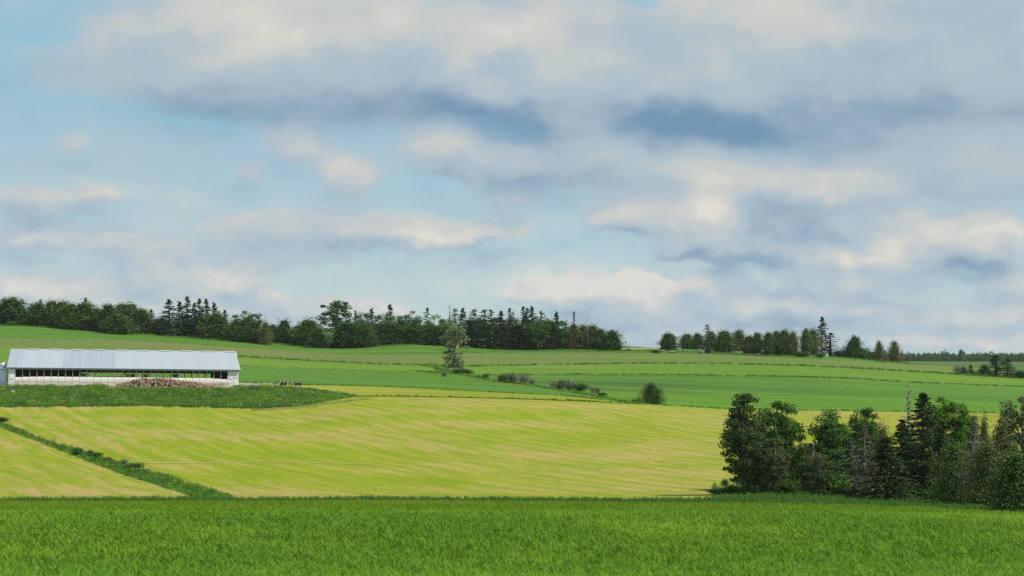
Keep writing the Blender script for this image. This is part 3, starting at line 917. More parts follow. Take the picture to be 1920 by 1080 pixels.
reg('cedar', 'cedar_tree', [cedar_proto(10 + i, M['cedar'], round_=r, wide=w) for i, (r, w) in enumerate(((0.42, .30), (0.5, .27), (0.6, .27), (0.45, .28), (0.7, .26)))])
reg('cedar_brown', 'cedar_tree', [cedar_proto(20 + i, M['cedar_brown'], round_=r, wide=w, n=2600) for i, (r, w) in enumerate(((0.5, .26), (0.62, .25)))])
reg('cedar_legs', 'cedar_tree', [cedar_proto(26 + i, M['cedar_brown'], round_=r, wide=.25, n=3000, skirt=0.24) for i, r in enumerate((0.45, 0.5))])
reg('cedar_dark_legs', 'cedar_tree', [cedar_proto(28 + i, M['cedar'], round_=r, wide=.25, n=3000, skirt=0.2) for i, r in enumerate((0.45, 0.55))])
reg('spruce', 'spruce_tree', [spruce_proto(30 + i, M['spruce'], wide=w, whorls=17) for i, w in enumerate((.18, .2, .16))])
reg('spruce_thin', 'spruce_tree', [spruce_proto(36 + i, M['spruce'], wide=.13, whorls=16, gap=0.35, sparse=0.7) for i in range(2)])
reg('spruce_grey', 'spruce_tree', [spruce_proto(40 + i, M['spruce_blue'], wide=.16, whorls=15, gap=0.3, sparse=0.55) for i in range(2)])
reg('red', 'dead_spruce_tree', [spruce_proto(44, M['red_dead'], wide=.15, whorls=16, sparse=0.8)])
reg('broad', 'broadleaf_tree', [broad_proto(50 + i, M['broad'], base=b, wide=w, clumps=36, per=90, leaf=0.034, spread=0.10) for i, (b, w) in enumerate(((.12, .34), (.16, .3), (.1, .36)))])
reg('broad_bright', 'broadleaf_tree', [broad_proto(55 + i, M['broad_bright'], base=.1, wide=.36, clumps=30, per=90, leaf=0.036, spread=0.11) for i in range(2)])
reg('maple', 'maple_tree', [broad_proto(60, M['broad'], base=.22, wide=.27, clumps=44, per=105, leaf=0.028, spread=0.066, fill=0.4)])
reg('poplar_far', 'poplar_tree', [broad_proto(62, M['poplar'], base=.0, wide=.22, clumps=80, per=48, leaf=0.026, spread=0.055, fill=0.2, bark='bark_pale', pointed=0.35, inv=0.95)])
reg('snag', 'dead_tree', [snag_proto(64), snag_proto(65, branches=34, wide=.12)])
reg('shrub', 'shrub', [shrub_proto(70 + i, M['broad']) for i in range(3)])
reg('shrub_olive', 'shrub', [shrub_proto(74 + i, M['broad_olive']) for i in range(2)])
reg('dead_shrub', 'dead_shrub', [dead_shrub_proto(77 + i, M['grey_dead']) for i in range(3)])
# trees of the near copse carry finer leaves
reg('n_poplar', 'poplar_tree', [broad_proto(80, M['broad_olive'], base=.03, wide=.2, clumps=130, per=100, leaf=0.018, spread=0.050, fill=0.25, bark='bark_grey', pointed=0.55)])
reg('n_broad', 'broadleaf_tree', [broad_proto(82 + i, M['broad'], base=.02, wide=w * 1.1, clumps=110, per=130, leaf=0.020, spread=0.062, fill=0.15, bark='bark_grey', pointed=0.45, stems=2) for i, w in enumerate((.24, .22, .2))])
reg('n_bright', 'broadleaf_tree', [broad_proto(86 + i, M['broad_bright'], base=.3, wide=.16, clumps=46, per=130, leaf=0.02, spread=0.055, fill=0.35, pointed=0.3) for i in range(2)])
reg('n_olive', 'broadleaf_tree', [broad_proto(90 + i, M['broad_olive'], base=.02, wide=.22, clumps=95, per=120, leaf=0.018, spread=0.056, fill=0.3, bark='bark_grey', stems=2) for i in range(2)])
reg('n_spruce', 'spruce_tree', [spruce_proto(94 + i, M['spruce'], wide=.2, whorls=24, per=11, along=26, leaf=0.026, droop=0.4) for i in range(2)])
reg('n_spruce_olive', 'spruce_tree', [spruce_proto(97 + i, M['spruce_olive'], wide=.22, whorls=22, per=11, along=26, leaf=0.027, droop=0.42) for i in range(2)])
reg('n_spruce_blue', 'spruce_tree', [spruce_proto(100, M['spruce_blue'], wide=.2, whorls=20, per=10, along=22, leaf=0.028, droop=0.4)])
reg('n_cedar', 'cedar_tree', [cedar_proto(103 + i, M['cedar'], n=9500, leaf=0.022, round_=.55, wide=.27) for i in range(2)])
reg('n_cedar_olive', 'cedar_tree', [cedar_proto(106 + i, M['cedar_brown'], n=8000, leaf=0.022, round_=.62, wide=.24) for i in range(2)])
reg('n_dead', 'dead_spruce_tree', [spruce_proto(110, M['brown_dead'], wide=.2, whorls=20, per=9, along=20, leaf=0.022, droop=0.3, bark='bark_grey', start=.15)])
reg('n_snag', 'dead_tree', [snag_proto(112, branches=34, wide=.16, start=.45, twigs=2, thick=.026, upturn=.5), snag_proto(113, branches=44, wide=.3, start=.3, twigs=5, thick=.02, upturn=.12)])
PROTO_W = {}
WPC = dict(cedar=85, cedar_brown=85, spruce=90, spruce_thin=92, red=92, snag=99, n_snag=99)
for kd, (nm, va) in PROTO.items():
    PROTO_W[kd] = []
    for c_, t_ in va:
        co = np.empty(len(c_.vertices) * 3, np.float32); c_.vertices.foreach_get('co', co); co = co.reshape(-1, 3)
        PROTO_W[kd].append((float(np.percentile(np.hypot(co[:, 0], co[:, 1]), WPC.get(kd, 92))) * 2, float(np.percentile(co[:, 2], 99.9))))

WX = dict(cedar=1.28, cedar_brown=1.28, spruce=1.7, spruce_thin=2.0, spruce_grey=1.9, red=1.0, cedar_legs=1.45, cedar_dark_legs=1.45, snag=1.0, dead_shrub=1.2, shrub=1.35, shrub_olive=1.35, maple=1.1, poplar_far=1.0,
          n_snag=1.0, n_poplar=1.02, n_broad=1.08, n_olive=1.2, n_spruce=1.45, n_spruce_olive=1.45, n_spruce_blue=1.4, n_dead=1.3, n_cedar=1.2, n_cedar_olive=1.25, n_bright=1.2)
TRNG = random.Random(5)
TREES_AT = []


def tree(kind, u, vtop, w, label, vbase=None, D=None, lean=0.0, group=None, cat='tree', var=None, dv=0.0):
    """one plant: an Empty at its foot with trunk and crown; size from the rows and columns it spans"""
    name, va = PROTO[kind]
    vi = TRNG.randrange(len(va)) if var is None else var % len(va)
    if D is None:
        D = d_of(u, vbase)
    D += dv
    zb = float(gz(u, D)) - 0.05
    zt = CZ - (vtop - VH) * D / F
    pw, ph = PROTO_W[kind][vi]
    h = max(0.4, zt - zb) / ph
    wm = w * WX.get(kind, 1.15) * D / F / pw
    e = empty(name, (float(xw(u, D)), D, zb), (0, math.radians(lean), TRNG.uniform(0, 6.28)), (wm, wm, h))
    if lean:
        e.rotation_euler = (0, math.radians(lean), 0)
    link('trunk', va[vi][1], e)
    link('crown', va[vi][0], e)
    tag(e, label, cat, group)
    TREES_AT.append((float(xw(u, D)), D, w * D / F * 0.5))
    return e
# ------------------------------------------------------------------ trees of the ridge line
G1 = 'ridge trees above the barn roof'
G2 = 'ridge trees between the barn and the lone poplar'
G3 = 'ridge trees behind and right of the lone poplar'
G4 = 'scattered trees on the open ridge'
G5 = 'trees by the far field'
RIDGE = [
    # kind, column, top row, width, base row or depth, label
    ('cedar', 22, 555, 60, 608, 'broad dark cedar at the left edge of the ridge trees', G1),
    ('cedar', -38, 560, 50, 606, 'dark cedar cut off by the left picture edge on the ridge', G1),
    ('cedar', 70, 566, 44, 611, 'second rounded cedar from the left on the ridge', G1),
    ('spruce', 76, 561, 16, -905, 'dark spruce tip peeping over the second cedar from the left', G1),
    ('cedar', 97, 562, 34, 612, 'third cedar from the left, slim with a pointed top', G1),
    ('cedar_brown', 116, 560, 34, -893, 'brownish cedar behind the left cedars on the ridge', G1),
    ('cedar', 131, 565, 42, 617, 'fourth rounded cedar from the left, standing low at the front', G1),
    ('cedar', 158, 562, 48, 619, 'broad cedar with a spruce tip showing above it', G1),
    ('spruce', 160, 558, 14, -900, 'small spruce tip rising above the broad left cedar', G1),
    ('cedar_brown', 182, 573, 26, -890, 'small bronzed cedar filling the gap above the barn left end', G1),
    ('cedar', 203, 568, 38, 623, 'round-topped cedar right of the gap above the barn', G1),
    ('cedar', 222, 586, 44, 626, 'lowest front cedar above the left half of the barn roof', G1),
    ('cedar', 243, 565, 44, 624, 'tallest round cedar above the middle of the barn roof', G1),
    ('cedar', 226, 567, 34, -890, 'cedar wedged between two round-topped cedars over the barn', G1),
    ('cedar', 267, 577, 34, 626, 'sloping last cedar before the single small spruce', G1),
    ('spruce', 283, 580, 15, 622, 'single small spruce standing in the gap over the barn', G1),
    ('cedar_brown', 300, 594, 36, 627, 'pale bronzed low cedar beside the tall spruce clump', G1),
    ('spruce', 317, 561, 24, -884, 'leftmost tall spruce of the spruce clump over the barn', G1),
    ('spruce', 336, 565, 22, -888, 'second tall spruce of the spruce clump over the barn', G1),
    ('spruce', 351, 556, 20, -890, 'tallest spruce of the spruce clump over the barn', G1),
    ('spruce', 365, 567, 16, -888, 'short spruce just right of the tallest spruce', G1),
    ('spruce', 374, 560, 18, -892, 'fifth spruce from the left in the spruce clump', G1),
    ('spruce', 386, 560, 17, -890, 'slender sixth spruce from the left in the spruce clump', G1),
    ('spruce', 401, 567, 19, -886, 'last tall spruce at the right of the spruce clump', G1),
    ('spruce', 421, 581, 15, -884, 'small spruce standing apart right of the spruce clump', G1),
    ('spruce', 345, 592, 40, 628, 'dark skirted spruce in front of the spruce clump', G1),
    ('cedar', 374, 590, 36, 629, 'dark cedar at the foot of the spruce clump', G1),
    ('cedar', 406, 583, 44, 636, 'pointed cedar right in front of the spruce clump', G1),
    ('broad', 455, 583, 40, -878, 'rounded broadleaf tree behind the cedars at the barn right end', G1),
    ('cedar', 443, 598, 34, 640, 'low cedar above the right end of the barn roof', G1),
    ('cedar', 471, 599, 46, 642, 'wide low cedar just right of the barn roof end', G2),
    ('broad', 474, 586, 30, -876, 'broadleaf crown above the wide low cedar', G2),
    ('snag', 498, 588, 16, -868, 'bare grey snag between two low cedars', G2),
    ('cedar_brown', 497, 600, 18, -866, 'thin bronzed tree below the bare grey snag', G2),
    ('cedar', 511, 606, 24, 642, 'small dark cedar next to the bare grey snag', G2),
    ('cedar', 533, 596, 32, 643, 'lone pointed cedar with hill showing on both sides', G2),
    ('cedar', 560, 607, 28, 645, 'small cedar leaning against the big round cedar by the maple', G2),
    ('cedar', 578, 595, 46, 648, 'big round cedar left of the tall maple', G2),
    ('maple', 629, 564, 54, 647, 'tall airy maple standing above the cedars', G2),
    ('cedar', 597, 614, 26, -862, 'shaded dark cedar at the left foot of the tall maple', G2),
    ('cedar', 653, 602, 62, 652, 'very broad low cedar right of the tall maple', G2),
    ('cedar', 682, 604, 34, 651, 'cedar joined to the very broad low cedar', G2),
    ('spruce', 666, 582, 11, -880, 'thin little spruce right of the maple crown', G2),
    ('broad', 680, 585, 28, -878, 'round broadleaf crown between two thin spruces', G2),
    ('spruce', 697, 578, 20, -874, 'dark spruce rising behind the broad cedar', G2),
    ('broad', 714, 589, 28, -880, 'low broadleaf crown left of the conical spruce', G2),
    ('broad', 741, 590, 38, -878, 'low broadleaf crown below the conical spruce', G2),
    ('spruce', 731, 571, 19, -886, 'conical spruce standing out above the middle of the ridge trees', G2),
    ('cedar', 709, 603, 34, 647, 'front cedar below the conical spruce, left one', G2),
    ('cedar', 732, 605, 34, 646, 'front cedar directly below the conical spruce', G2),
    ('cedar', 752, 599, 28, 645, 'taller front cedar right of the conical spruce', G2),
    ('broad', 769, 583, 38, -880, 'dark round broadleaf crown above the front cedars', G2),
    ('cedar', 773, 603, 28, 645, 'slim front cedar below the dark round crown', G2),
    ('cedar_brown', 789, 606, 26, 645, 'bronzed slim front cedar left of the bright green crown', G2),
    ('spruce_thin', 801, 577, 13, -880, 'wispy leaning spruce left of the bright green crown', G2),
    ('broad_bright', 817, 589, 36, -878, 'bright green broadleaf crown behind the cedars', G2),
    ('cedar', 806, 605, 34, 647, 'front cedar below the bright green crown', G2),
    ('cedar', 832, 606, 30, 648, 'cedar half hidden by the lone poplar', G2),
    ('snag', 843, 571, 20, -876, 'tall bare grey tree rising above the lone poplar', G3),
    ('spruce_grey', 853, 578, 18, -878, 'grey wispy spruce right of the bare grey tree', G3),
    ('spruce', 868, 577, 20, -876, 'dark spruce above the right shoulder of the lone poplar', G3),
    ('red', 863, 588, 8, -872, 'dead rust red spire above the lone poplar', G3),
    ('spruce_grey', 888, 580, 24, -876, 'grey-green ragged spruce right of the lone poplar', G3),
    ('snag', 892, 577, 14, -880, 'bare twiggy tree top beside the ragged grey-green spruce', G3),
    ('cedar', 860, 608, 30, 648, 'cedar directly behind the lone poplar', G3),
    ('cedar', 884, 604, 30, 650, 'cedar just right of the lone poplar trunk', G3),
    ('cedar_brown', 906, 607, 28, 650, 'bronzed cedar second right of the lone poplar', G3),
    ('spruce_grey', 908, 580, 24, -874, 'dense grey-green spruce top left of two, behind cedars', G3, 1),
    ('spruce_grey', 921, 580, 22, -872, 'dense grey-green spruce top right of two, behind cedars', G3, 0),
    ('spruce', 925, 600, 24, 651, 'dark spruce standing in the row of front cedars', G3),
    ('spruce', 940, 583, 20, -872, 'short dark spruce over the broad cedar mound', G3),
    ('spruce_thin', 956, 577, 16, -876, 'thin spruce with bent tip over the broad cedar mound', G3),
    ('snag', 963, 580, 14, -880, 'pinkish bare tree top between two thin spruces', G3),
    ('red', 953, 596, 8, -872, 'small rust red dead spruce in the shade of the thin spruce', G3),
    ('red', 969, 597, 6, -872, 'tiny rust red dead top above the cedar mound', G3),
    ('spruce_thin', 976, 574, 18, -872, 'ragged spruce leaning right above the cedar mound', G3, 0, 4),
    ('spruce_thin', 988, 577, 14, -874, 'thin spruce pressed against a tall pointed spruce', G3),
    ('spruce', 997, 574, 16, -874, 'tall pointed spruce above the cedars right of the poplar', G3),
    ('broad', 1008, 592, 40, -868, 'round green crown below the tall pointed spruce', G3),
    ('spruce_grey', 1015, 582, 20, -874, 'grey-green spruce top behind the round green crown', G3),
    ('spruce_thin', 1036, 583, 13, -874, 'wispy spruce leaning right beyond the round green crown', G3, 1, 6),
    ('spruce_thin', 1045, 590, 10, -876, 'tiny spruce beside the wispy leaning spruce', G3),
    ('cedar', 940, 607, 30, 652, 'narrow cedar left of the broad cedar mound', G3),
    ('cedar', 966, 604, 56, 654, 'broad cedar mound at the front of the right ridge trees', G3, 0),
    ('cedar', 1009, 606, 36, 655, 'front cedar right of the broad cedar mound', G3),
    ('cedar', 1032, 602, 40, 654, 'tall front cedar below the wispy leaning spruce', G3),
    ('cedar', 1056, 612, 34, 654, 'low front cedar left of the rust red spire', G3),
    ('red', 1076, 583, 11, -872, 'rust red dead spire standing clear on the skyline', G3),
    ('cedar', 1075, 604, 30, 654, 'front cedar below the rust red skyline spire', G3),
    ('cedar', 1093, 607, 28, 653, 'cedar right of the rust red skyline spire', G3),
    ('snag', 1101, 592, 5, -876, 'thin bare pole of a dead tree near the ridge end', G3),
    ('cedar_brown', 1111, 606, 30, 655, 'bronzed cedar beside the thin bare pole', G3),
    ('cedar', 1126, 613, 30, 656, 'second last cedar of the ridge row', G3),
    ('cedar', 1147, 617, 36, 657, 'round dark cedar ending the long ridge row', G3),
    ('broad', 838, 596, 34, -872, 'dim broadleaf crown filling the wood behind the poplar left side', G3),
    ('cedar', 878, 594, 34, -880, 'dark conifer mass behind the poplar right side', G3),
    ('cedar', 900, 592, 36, -884, 'dark conifer mass between the grey-green ragged spruces', G3),
    ('broad', 930, 594, 36, -882, 'dim green crown behind the short dark spruce', G3),
    ('cedar', 960, 591, 38, -884, 'dark conifer mass behind the broad cedar mound', G3),
    ('cedar', 985, 590, 34, -886, 'dark conifer mass left of the tall pointed spruce', G3),
    ('cedar', 1028, 596, 36, -880, 'dark conifer mass behind the wispy leaning spruce', G3),
    ('broad', 1054, 600, 34, -878, 'dim green crown left of the rust red skyline spire', G3),
    ('cedar', 1253, 622, 31, 656, 'round cedar standing alone right of the ridge gap', G4),
    ('cedar', 1288, 624, 28, 652, 'second cedar right of the ridge gap', G4),
    ('cedar', 1308, 622, 22, 652, 'third cedar right of the ridge gap, narrow', G4),
    ('spruce_grey', 1326, 608, 15, -880, 'thin greyish spruce sticking up among low cedars', G4),
    ('cedar', 1333, 619, 22, 655, 'cedar in front of the thin greyish spruce', G4),
    ('cedar', 1328, 645, 10, 662, 'tiny young cedar alone in the grass', G4),
    ('cedar', 1358, 617, 37, 661, 'large egg-shaped cedar on the open ridge', G4),
    ('cedar', 1385, 617, 28, 658, 'cedar touching the large egg-shaped cedar', G4),
    ('cedar_legs', 1404, 627, 26, 664, 'bronzed cedar with bare stems, left one', G4, 0),
    ('cedar_dark_legs', 1420, 621, 22, 665, 'upright cedar on bare stems beside the bronzed one', G4),
    ('cedar_dark_legs', 1441, 621, 22, 666, 'leftmost of the four bare-stemmed cedars in a row', G4),
    ('cedar_dark_legs', 1456, 619, 25, 666, 'second of the four bare-stemmed cedars in a row', G4),
    ('cedar_dark_legs', 1471, 616, 24, 667, 'third and tallest of the four bare-stemmed cedars', G4),
    ('cedar_legs', 1487, 618, 18, 668, 'last of the four bare-stemmed cedars in a row', G4),
    ('cedar_dark_legs', 1511, 614, 20, 665, 'thin cedar left of the tall ridge spruce', G4),
    ('cedar_legs', 1524, 613, 23, 666, 'bronzed cedar touching the tall ridge spruce', G4),
    ('spruce', 1541, 594, 19, 661, 'tallest spruce on the right of the ridge', G4),
    ('spruce_thin', 1557, 624, 24, 668, 'ragged spruce right of the tallest ridge spruce', G4),
    ('cedar', 1597, 628, 28, 661, 'dark cedar leaning right on the skyline', G4, 1, 10),
    ('cedar_legs', 1648, 637, 13, 673, 'small ragged cedar on the falling skyline', G4),
    ('cedar_brown', 1677, 637, 20, 679, 'last upright cedar at the end of the ridge', G4),
    ('cedar', 1806, 687, 13, 701, 'small dark cedar left of the far field spruces', G5),
    ('spruce', 1820, 684, 11, 702, 'little pointed spruce in the far field row', G5),
    ('cedar', 1845, 682, 19, 704, 'roundish cedar left of the big far field spruce', G5),
    ('spruce', 1868, 666, 28, 706, 'big dark spruce at the right by the far field', G5),
    ('spruce', 1889, 672, 18, 707, 'narrower spruce right of the big far field spruce', G5),
    ('cedar', 1913, 694, 26, 709, 'low dark cedar at the right picture edge by the far field', G5),
]
for row in RIDGE:
    kind, u, vt, w, b, lab, grp = row[:7]
    var = row[7] if len(row) > 7 else None
    lean = row[8] if len(row) > 8 else 0.0
    if b < 0:
        tree(kind, u, vt, w, lab, D=-b, group=grp, var=var, lean=lean)
    else:
        tree(kind, u, vt, w, lab, vbase=b, group=grp, var=var, lean=lean)

# ------------------------------------------------------------------ single trees and shrubs in the fields
tree('poplar_far', 853, 603, 50, 'lone ragged poplar in the middle of the green fields', vbase=700)
tree('n_cedar', 1222, 716, 40, 'lone round cedar at the edge of the hay field', vbase=757, var=1)
GS = 'shrubs along the hedge line by the poplar'
for kind, u, vt, w, vb, lab in [
    ('dead_shrub', 833, 696, 14, 706, 'small bare grey shrub left of the poplar foot'),
    ('shrub_olive', 872, 690, 22, 701, 'low olive shrub at the foot of the poplar'),
    ('shrub', 910, 700, 9, 710, 'small green shrub alone right of the poplar'),
    ('dead_shrub', 900, 702, 9, 709, 'tiny bare shrub beside the small green shrub'),
    ('shrub_olive', 942, 700, 18, 716, 'leafy olive shrub at the left of the grey thicket'),
    ('dead_shrub', 960, 697, 26, 718, 'bare grey shrub in the middle of the left thicket'),
    ('dead_shrub', 981, 700, 24, 720, 'bare grey shrub at the right of the left thicket'),
    ('dead_shrub', 997, 707, 14, 721, 'thin bare shrub trailing off the left thicket'),
    ('dead_shrub', 1037, 711, 16, 728, 'thin bare shrub at the left of the second thicket'),
    ('shrub_olive', 1051, 711, 16, 730, 'grey-olive shrub inside the second thicket'),
    ('dead_shrub', 1066, 710, 28, 732, 'big bare grey shrub in the second thicket'),
    ('shrub', 1087, 717, 26, 733, 'dark green round shrub at the right of the second thicket'),
    ('dead_shrub', 1111, 722, 12, 737, 'faint bare shrub right of the dark green round shrub'),
    ('dead_shrub', 1120, 724, 12, 738, 'last faint bare shrub before the lone cedar'),
    ('shrub', 1128, 735, 14, 743, 'low leafy tuft between the bare shrubs and the lone cedar'),
    ('shrub', 1192, 746, 14, 756, 'low green shrub touching the lone cedar on its left'),
]:
    tree(kind, u, vt, w, lab, vbase=vb, group=GS, cat='shrub')
GD = 'shrubs along the ditch'
for kind, u, vt, w, vb, lab in [
    ('shrub', 145, 836, 17, 853, 'dark round shrub standing in the ditch'),
    ('shrub_olive', 169, 842, 14, 855, 'small pale shrub right of the dark ditch shrub'),
    ('shrub', 181, 846, 20, 858, 'low leafy shrub in the middle of the ditch'),
    ('shrub_olive', 205, 856, 14, 866, 'small olive shrub left of the bare ditch shrub'),
    ('dead_shrub', 234, 858, 16, 872, 'bare brownish shrub in the ditch'),
    ('shrub', 252, 866, 26, 880, 'wide green shrub right of the bare ditch shrub'),
    ('shrub', 5, 781, 22, 792, 'green shrub at the left picture edge on the ditch'),
    ('dead_shrub', 310, 886, 14, 894, 'small bare shrub far down the ditch'),
]:
    tree(kind, u, vt, w, lab, vbase=vb, group=GD, cat='shrub')
GR = 'shrubs on the ridge'
for kind, u, vt, w, vb, lab in [
    ('shrub', 22, 602, 12, 611, 'small green shrub before the leftmost ridge cedar'),
    ('shrub', 37, 599, 16, 610, 'round green shrub between the two leftmost ridge cedars'),
    ('shrub_olive', 626, 640, 14, 652, 'pale shrub at the foot of the tall maple'),
    ('shrub_olive', 1085, 645, 40, 655, 'loose pale shrub before the last ridge cedars'),
    ('shrub', 1179, 653, 5, 658, 'tiny dark shrub in the ridge gap'),
    ('shrub', 1230, 655, 14, 662, 'low shrub at the foot of the cedar right of the gap'),
    ('shrub', 1505, 658, 26, 669, 'bright leafy shrub between the cedar row and the tall spruce'),
    ('shrub', 1538, 660, 17, 671, 'round bright shrub before the tallest ridge spruce'),
    ('shrub', 1575, 656, 24, 668, 'leafy shrub left of the leaning cedar'),
    ('shrub', 1618, 650, 22, 670, 'leafy shrub right of the leaning cedar'),
    ('shrub_olive', 1634, 656, 20, 672, 'loose shrub left of the small ragged cedar'),
    ('shrub', 1600, 657, 30, 667, 'bright low shrub under the leaning cedar'),
    ('dead_shrub', 1795, 682, 16, 701, 'bare grey shrub at the left of the far field row'),
    ('shrub', 1832, 696, 18, 703, 'low shrub between the far field conifers'),
    ('dead_shrub', 187, 710, 8, 720, 'wispy shrub in front of the barn curtain'),
]:
    tree(kind if lab[:5] != 'wispy' else 'shrub_olive', u, vt, w, lab, vbase=vb, group=GR if lab[:5] != 'wispy' else None, cat='shrub')

# ------------------------------------------------------------------ the near copse at the right
GN = 'trees of the near copse'
for kind, u, vt, w, vb, dv, lab, extra in [
    ('n_poplar', 1397, 738, 76, 925, 0, 'tall thin-leaved poplar at the left end of the near copse', {}),
    ('n_broad', 1460, 754, 84, 920, 4, 'full round-crowned broadleaf tree, second in the near copse', dict(var=0)),
    ('n_olive', 1449, 822, 52, 924, -2, 'smaller olive tree before the second tree of the copse', dict(var=0)),
    ('n_broad', 1423, 778, 44, 920, 8, 'dark broadleaf tree squeezed behind the copse poplar', dict(var=2)),
    ('n_cedar', 1505, 824, 58, 921, 2, 'dark low tree filling the dip of the near copse', dict(var=0)),
    ('n_olive', 1530, 850, 50, 926, -3, 'thin grey-stemmed olive tree in the dip of the copse', dict(var=1)),
    ('n_snag', 1525, 826, 26, 922, 2, 'broken grey stump trunk in the dip of the copse', dict(var=0)),
    ('n_broad', 1557, 769, 78, 923, 5, 'wide broadleaf tree right of the dip in the copse', dict(var=1)),
    ('n_broad', 1620, 766, 60, 923, 8, 'broadleaf tree above the dead grey spruce', dict(var=0)),
    ('n_spruce_blue', 1592, 822, 44, 926, 0, 'blue-green spruce among the broadleaf trees of the copse', {}),
    ('n_dead', 1622, 797, 40, 931, -3, 'dead grey-brown spruce in the middle of the copse', {}),
    ('n_cedar_olive', 1655, 786, 34, 926, 6, 'narrow dark conifer left of the tall snag', dict(var=0)),
    ('n_spruce', 1691, 787, 60, 932, 2, 'dark spruce standing below the tall snag', dict(var=0)),
    ('n_snag', 1703, 720, 34, 922, 10, 'tall bare grey snag rising above the copse', dict(var=0)),
    ('n_spruce_olive', 1662, 820, 70, 936, -4, 'broad olive spruce in front of the tall snag', dict(var=0)),
    ('n_spruce', 1730, 737, 66, 928, 4, 'tallest dark spruce of the near copse', dict(var=1)),
    ('n_spruce_olive', 1735, 826, 58, 931, -3, 'olive spruce in front of the tallest spruce', dict(var=1)),
    ('n_bright', 1758, 745, 44, 924, 12, 'bright green tree right of the tallest spruce', dict(var=0)),
    ('n_bright', 1789, 752, 44, 924, 12, 'second bright green tree right of the tallest spruce', dict(var=1)),
    ('n_bright', 1814, 768, 36, 924, 14, 'third bright green tree, lower and half hidden', dict(var=0)),
    ('n_cedar', 1788, 824, 66, 942, -3, 'dark cedar left of the leaning dead tree', dict(var=1)),
    ('n_spruce_olive', 1765, 800, 50, 930, 3, 'olive spruce below the bright green trees', dict(var=0)),
    ('n_cedar_olive', 1827, 771, 28, 926, 10, 'bronzed slim conifer behind the leaning dead tree', dict(var=1)),
    ('n_cedar_olive', 1845, 769, 24, 926, 12, 'second bronzed slim conifer behind the leaning dead tree', dict(var=0)),
    ('n_snag', 1812, 790, 62, 942, -8, 'dead grey tree leaning right out of the copse', dict(var=1, lean=7)),
    ('n_cedar_olive', 1850, 820, 66, 944, -4, 'olive cedar right of the leaning dead tree', dict(var=0)),
    ('n_cedar_olive', 1877, 780, 54, 935, 2, 'bronzed cedar below the thin dark pole', dict(var=1)),
    ('n_olive', 1912, 746, 66, 930, 6, 'olive broadleaf tree at the right picture edge', dict(var=1)),
    ('n_cedar', 1902, 838, 96, 957, -4, 'big dark cedar at the right bottom of the copse', dict(var=0)),
    ('n_spruce', 1960, 760, 80, 957, 0, 'dark spruce cut by the right picture edge', dict(var=1)),
    ('n_cedar', 1540, 835, 60, 921, 10, 'dark cedar showing behind the dip of the copse', dict(var=1)),
    ('n_cedar', 1580, 820, 60, 921, 12, 'dark cedar behind the blue-green spruce', dict(var=0)),
    ('n_cedar', 1640, 810, 56, 921, 12, 'dark cedar behind the dead grey-brown spruce', dict(var=1)),
    ('n_cedar', 1480, 838, 56, 921, 12, 'dark cedar behind the round-crowned copse tree', dict(var=0)),
    ('n_cedar', 1420, 842, 50, 921, 12, 'dark cedar behind the gap right of the copse poplar', dict(var=1)),
    ('n_cedar', 1710, 815, 60, 921, 14, 'dark cedar behind the two dark spruces', dict(var=0)),
    ('n_cedar', 1820, 818, 60, 925, 14, 'dark cedar behind the leaning dead tree', dict(var=1)),
    ('n_olive', 1518, 840, 60, 922, 8, 'dim olive tree at the back of the copse dip', dict(var=0)),
    ('n_broad', 1588, 800, 50, 922, 14, 'dim broadleaf tree between the two wide copse crowns', dict(var=2)),
    ('n_snag', 1877, 753, 8, 930, 4, 'thin dark dead pole standing above the copse', dict(var=0)),
]:
    tree(kind, u, vt, w, lab, vbase=vb + 3 + 4 * max(0.0, (u - 1700) / 200.0), dv=dv, group=GN, **extra)
GU = 'undergrowth shrubs of the near copse'
for kind, u, vt, w, vb, lab in [
    ('shrub', 1345, 915, 30, 927, 'low dark shrub left of the copse poplar, outer one'),
    ('shrub', 1375, 908, 36, 928, 'low dark shrub at the foot of the copse poplar'),
    ('shrub', 1359, 897, 10, 912, 'tiny sapling left of the copse poplar'),
    ('shrub', 1415, 905, 40, 928, 'shrub between the first two trees of the copse'),
    ('shrub', 1475, 895, 40, 927, 'shrub under the round-crowned copse tree'),
    ('shrub', 1560, 880, 56, 929, 'bright leafy shrub at the front of the copse'),
    ('shrub', 1590, 900, 40, 932, 'second leafy shrub at the front of the copse'),
    ('shrub_olive', 1610, 905, 34, 934, 'olive shrub below the dead grey spruce'),
    ('shrub', 1700, 905, 40, 936, 'shrub between the two olive spruces of the copse'),
    ('shrub', 1760, 915, 44, 942, 'shrub at the left foot of the dark copse cedar'),
    ('shrub', 1870, 880, 44, 948, 'green shrub before the bronzed copse cedars'),
    ('shrub', 1822, 922, 40, 949, 'shrub at the foot of the leaning dead tree'),
]:
    tree(kind, u, vt, w, lab, vbase=vb, group=GU, cat='shrub')
# ------------------------------------------------------------------ the barn
M['roof'] = None
def roofmat(name, c, var):
    m_, k = new_mat(name)
    tc = k.n('ShaderNodeTexCoord')
    st = k.noise(k.v('MULTIPLY', tc.outputs['Object'], (2.2, 0.12, 0.12)), 1.0, 3.0, 0.6)
    bl = k.noise(tc.outputs['Object'], 0.25, 3.0, 0.5)
    col = k.mix(k.smooth(st, 0.3, 0.7), tuple(x * (1 - var) for x in c), tuple(x * (1 + var) for x in c))
    col = k.mix(k.smooth(bl, 0.45, 0.75, 0.0, 0.35), col, tuple(x * 0.86 for x in c))
    finish(k, col, 0.45, spec=0.4)
    return m_


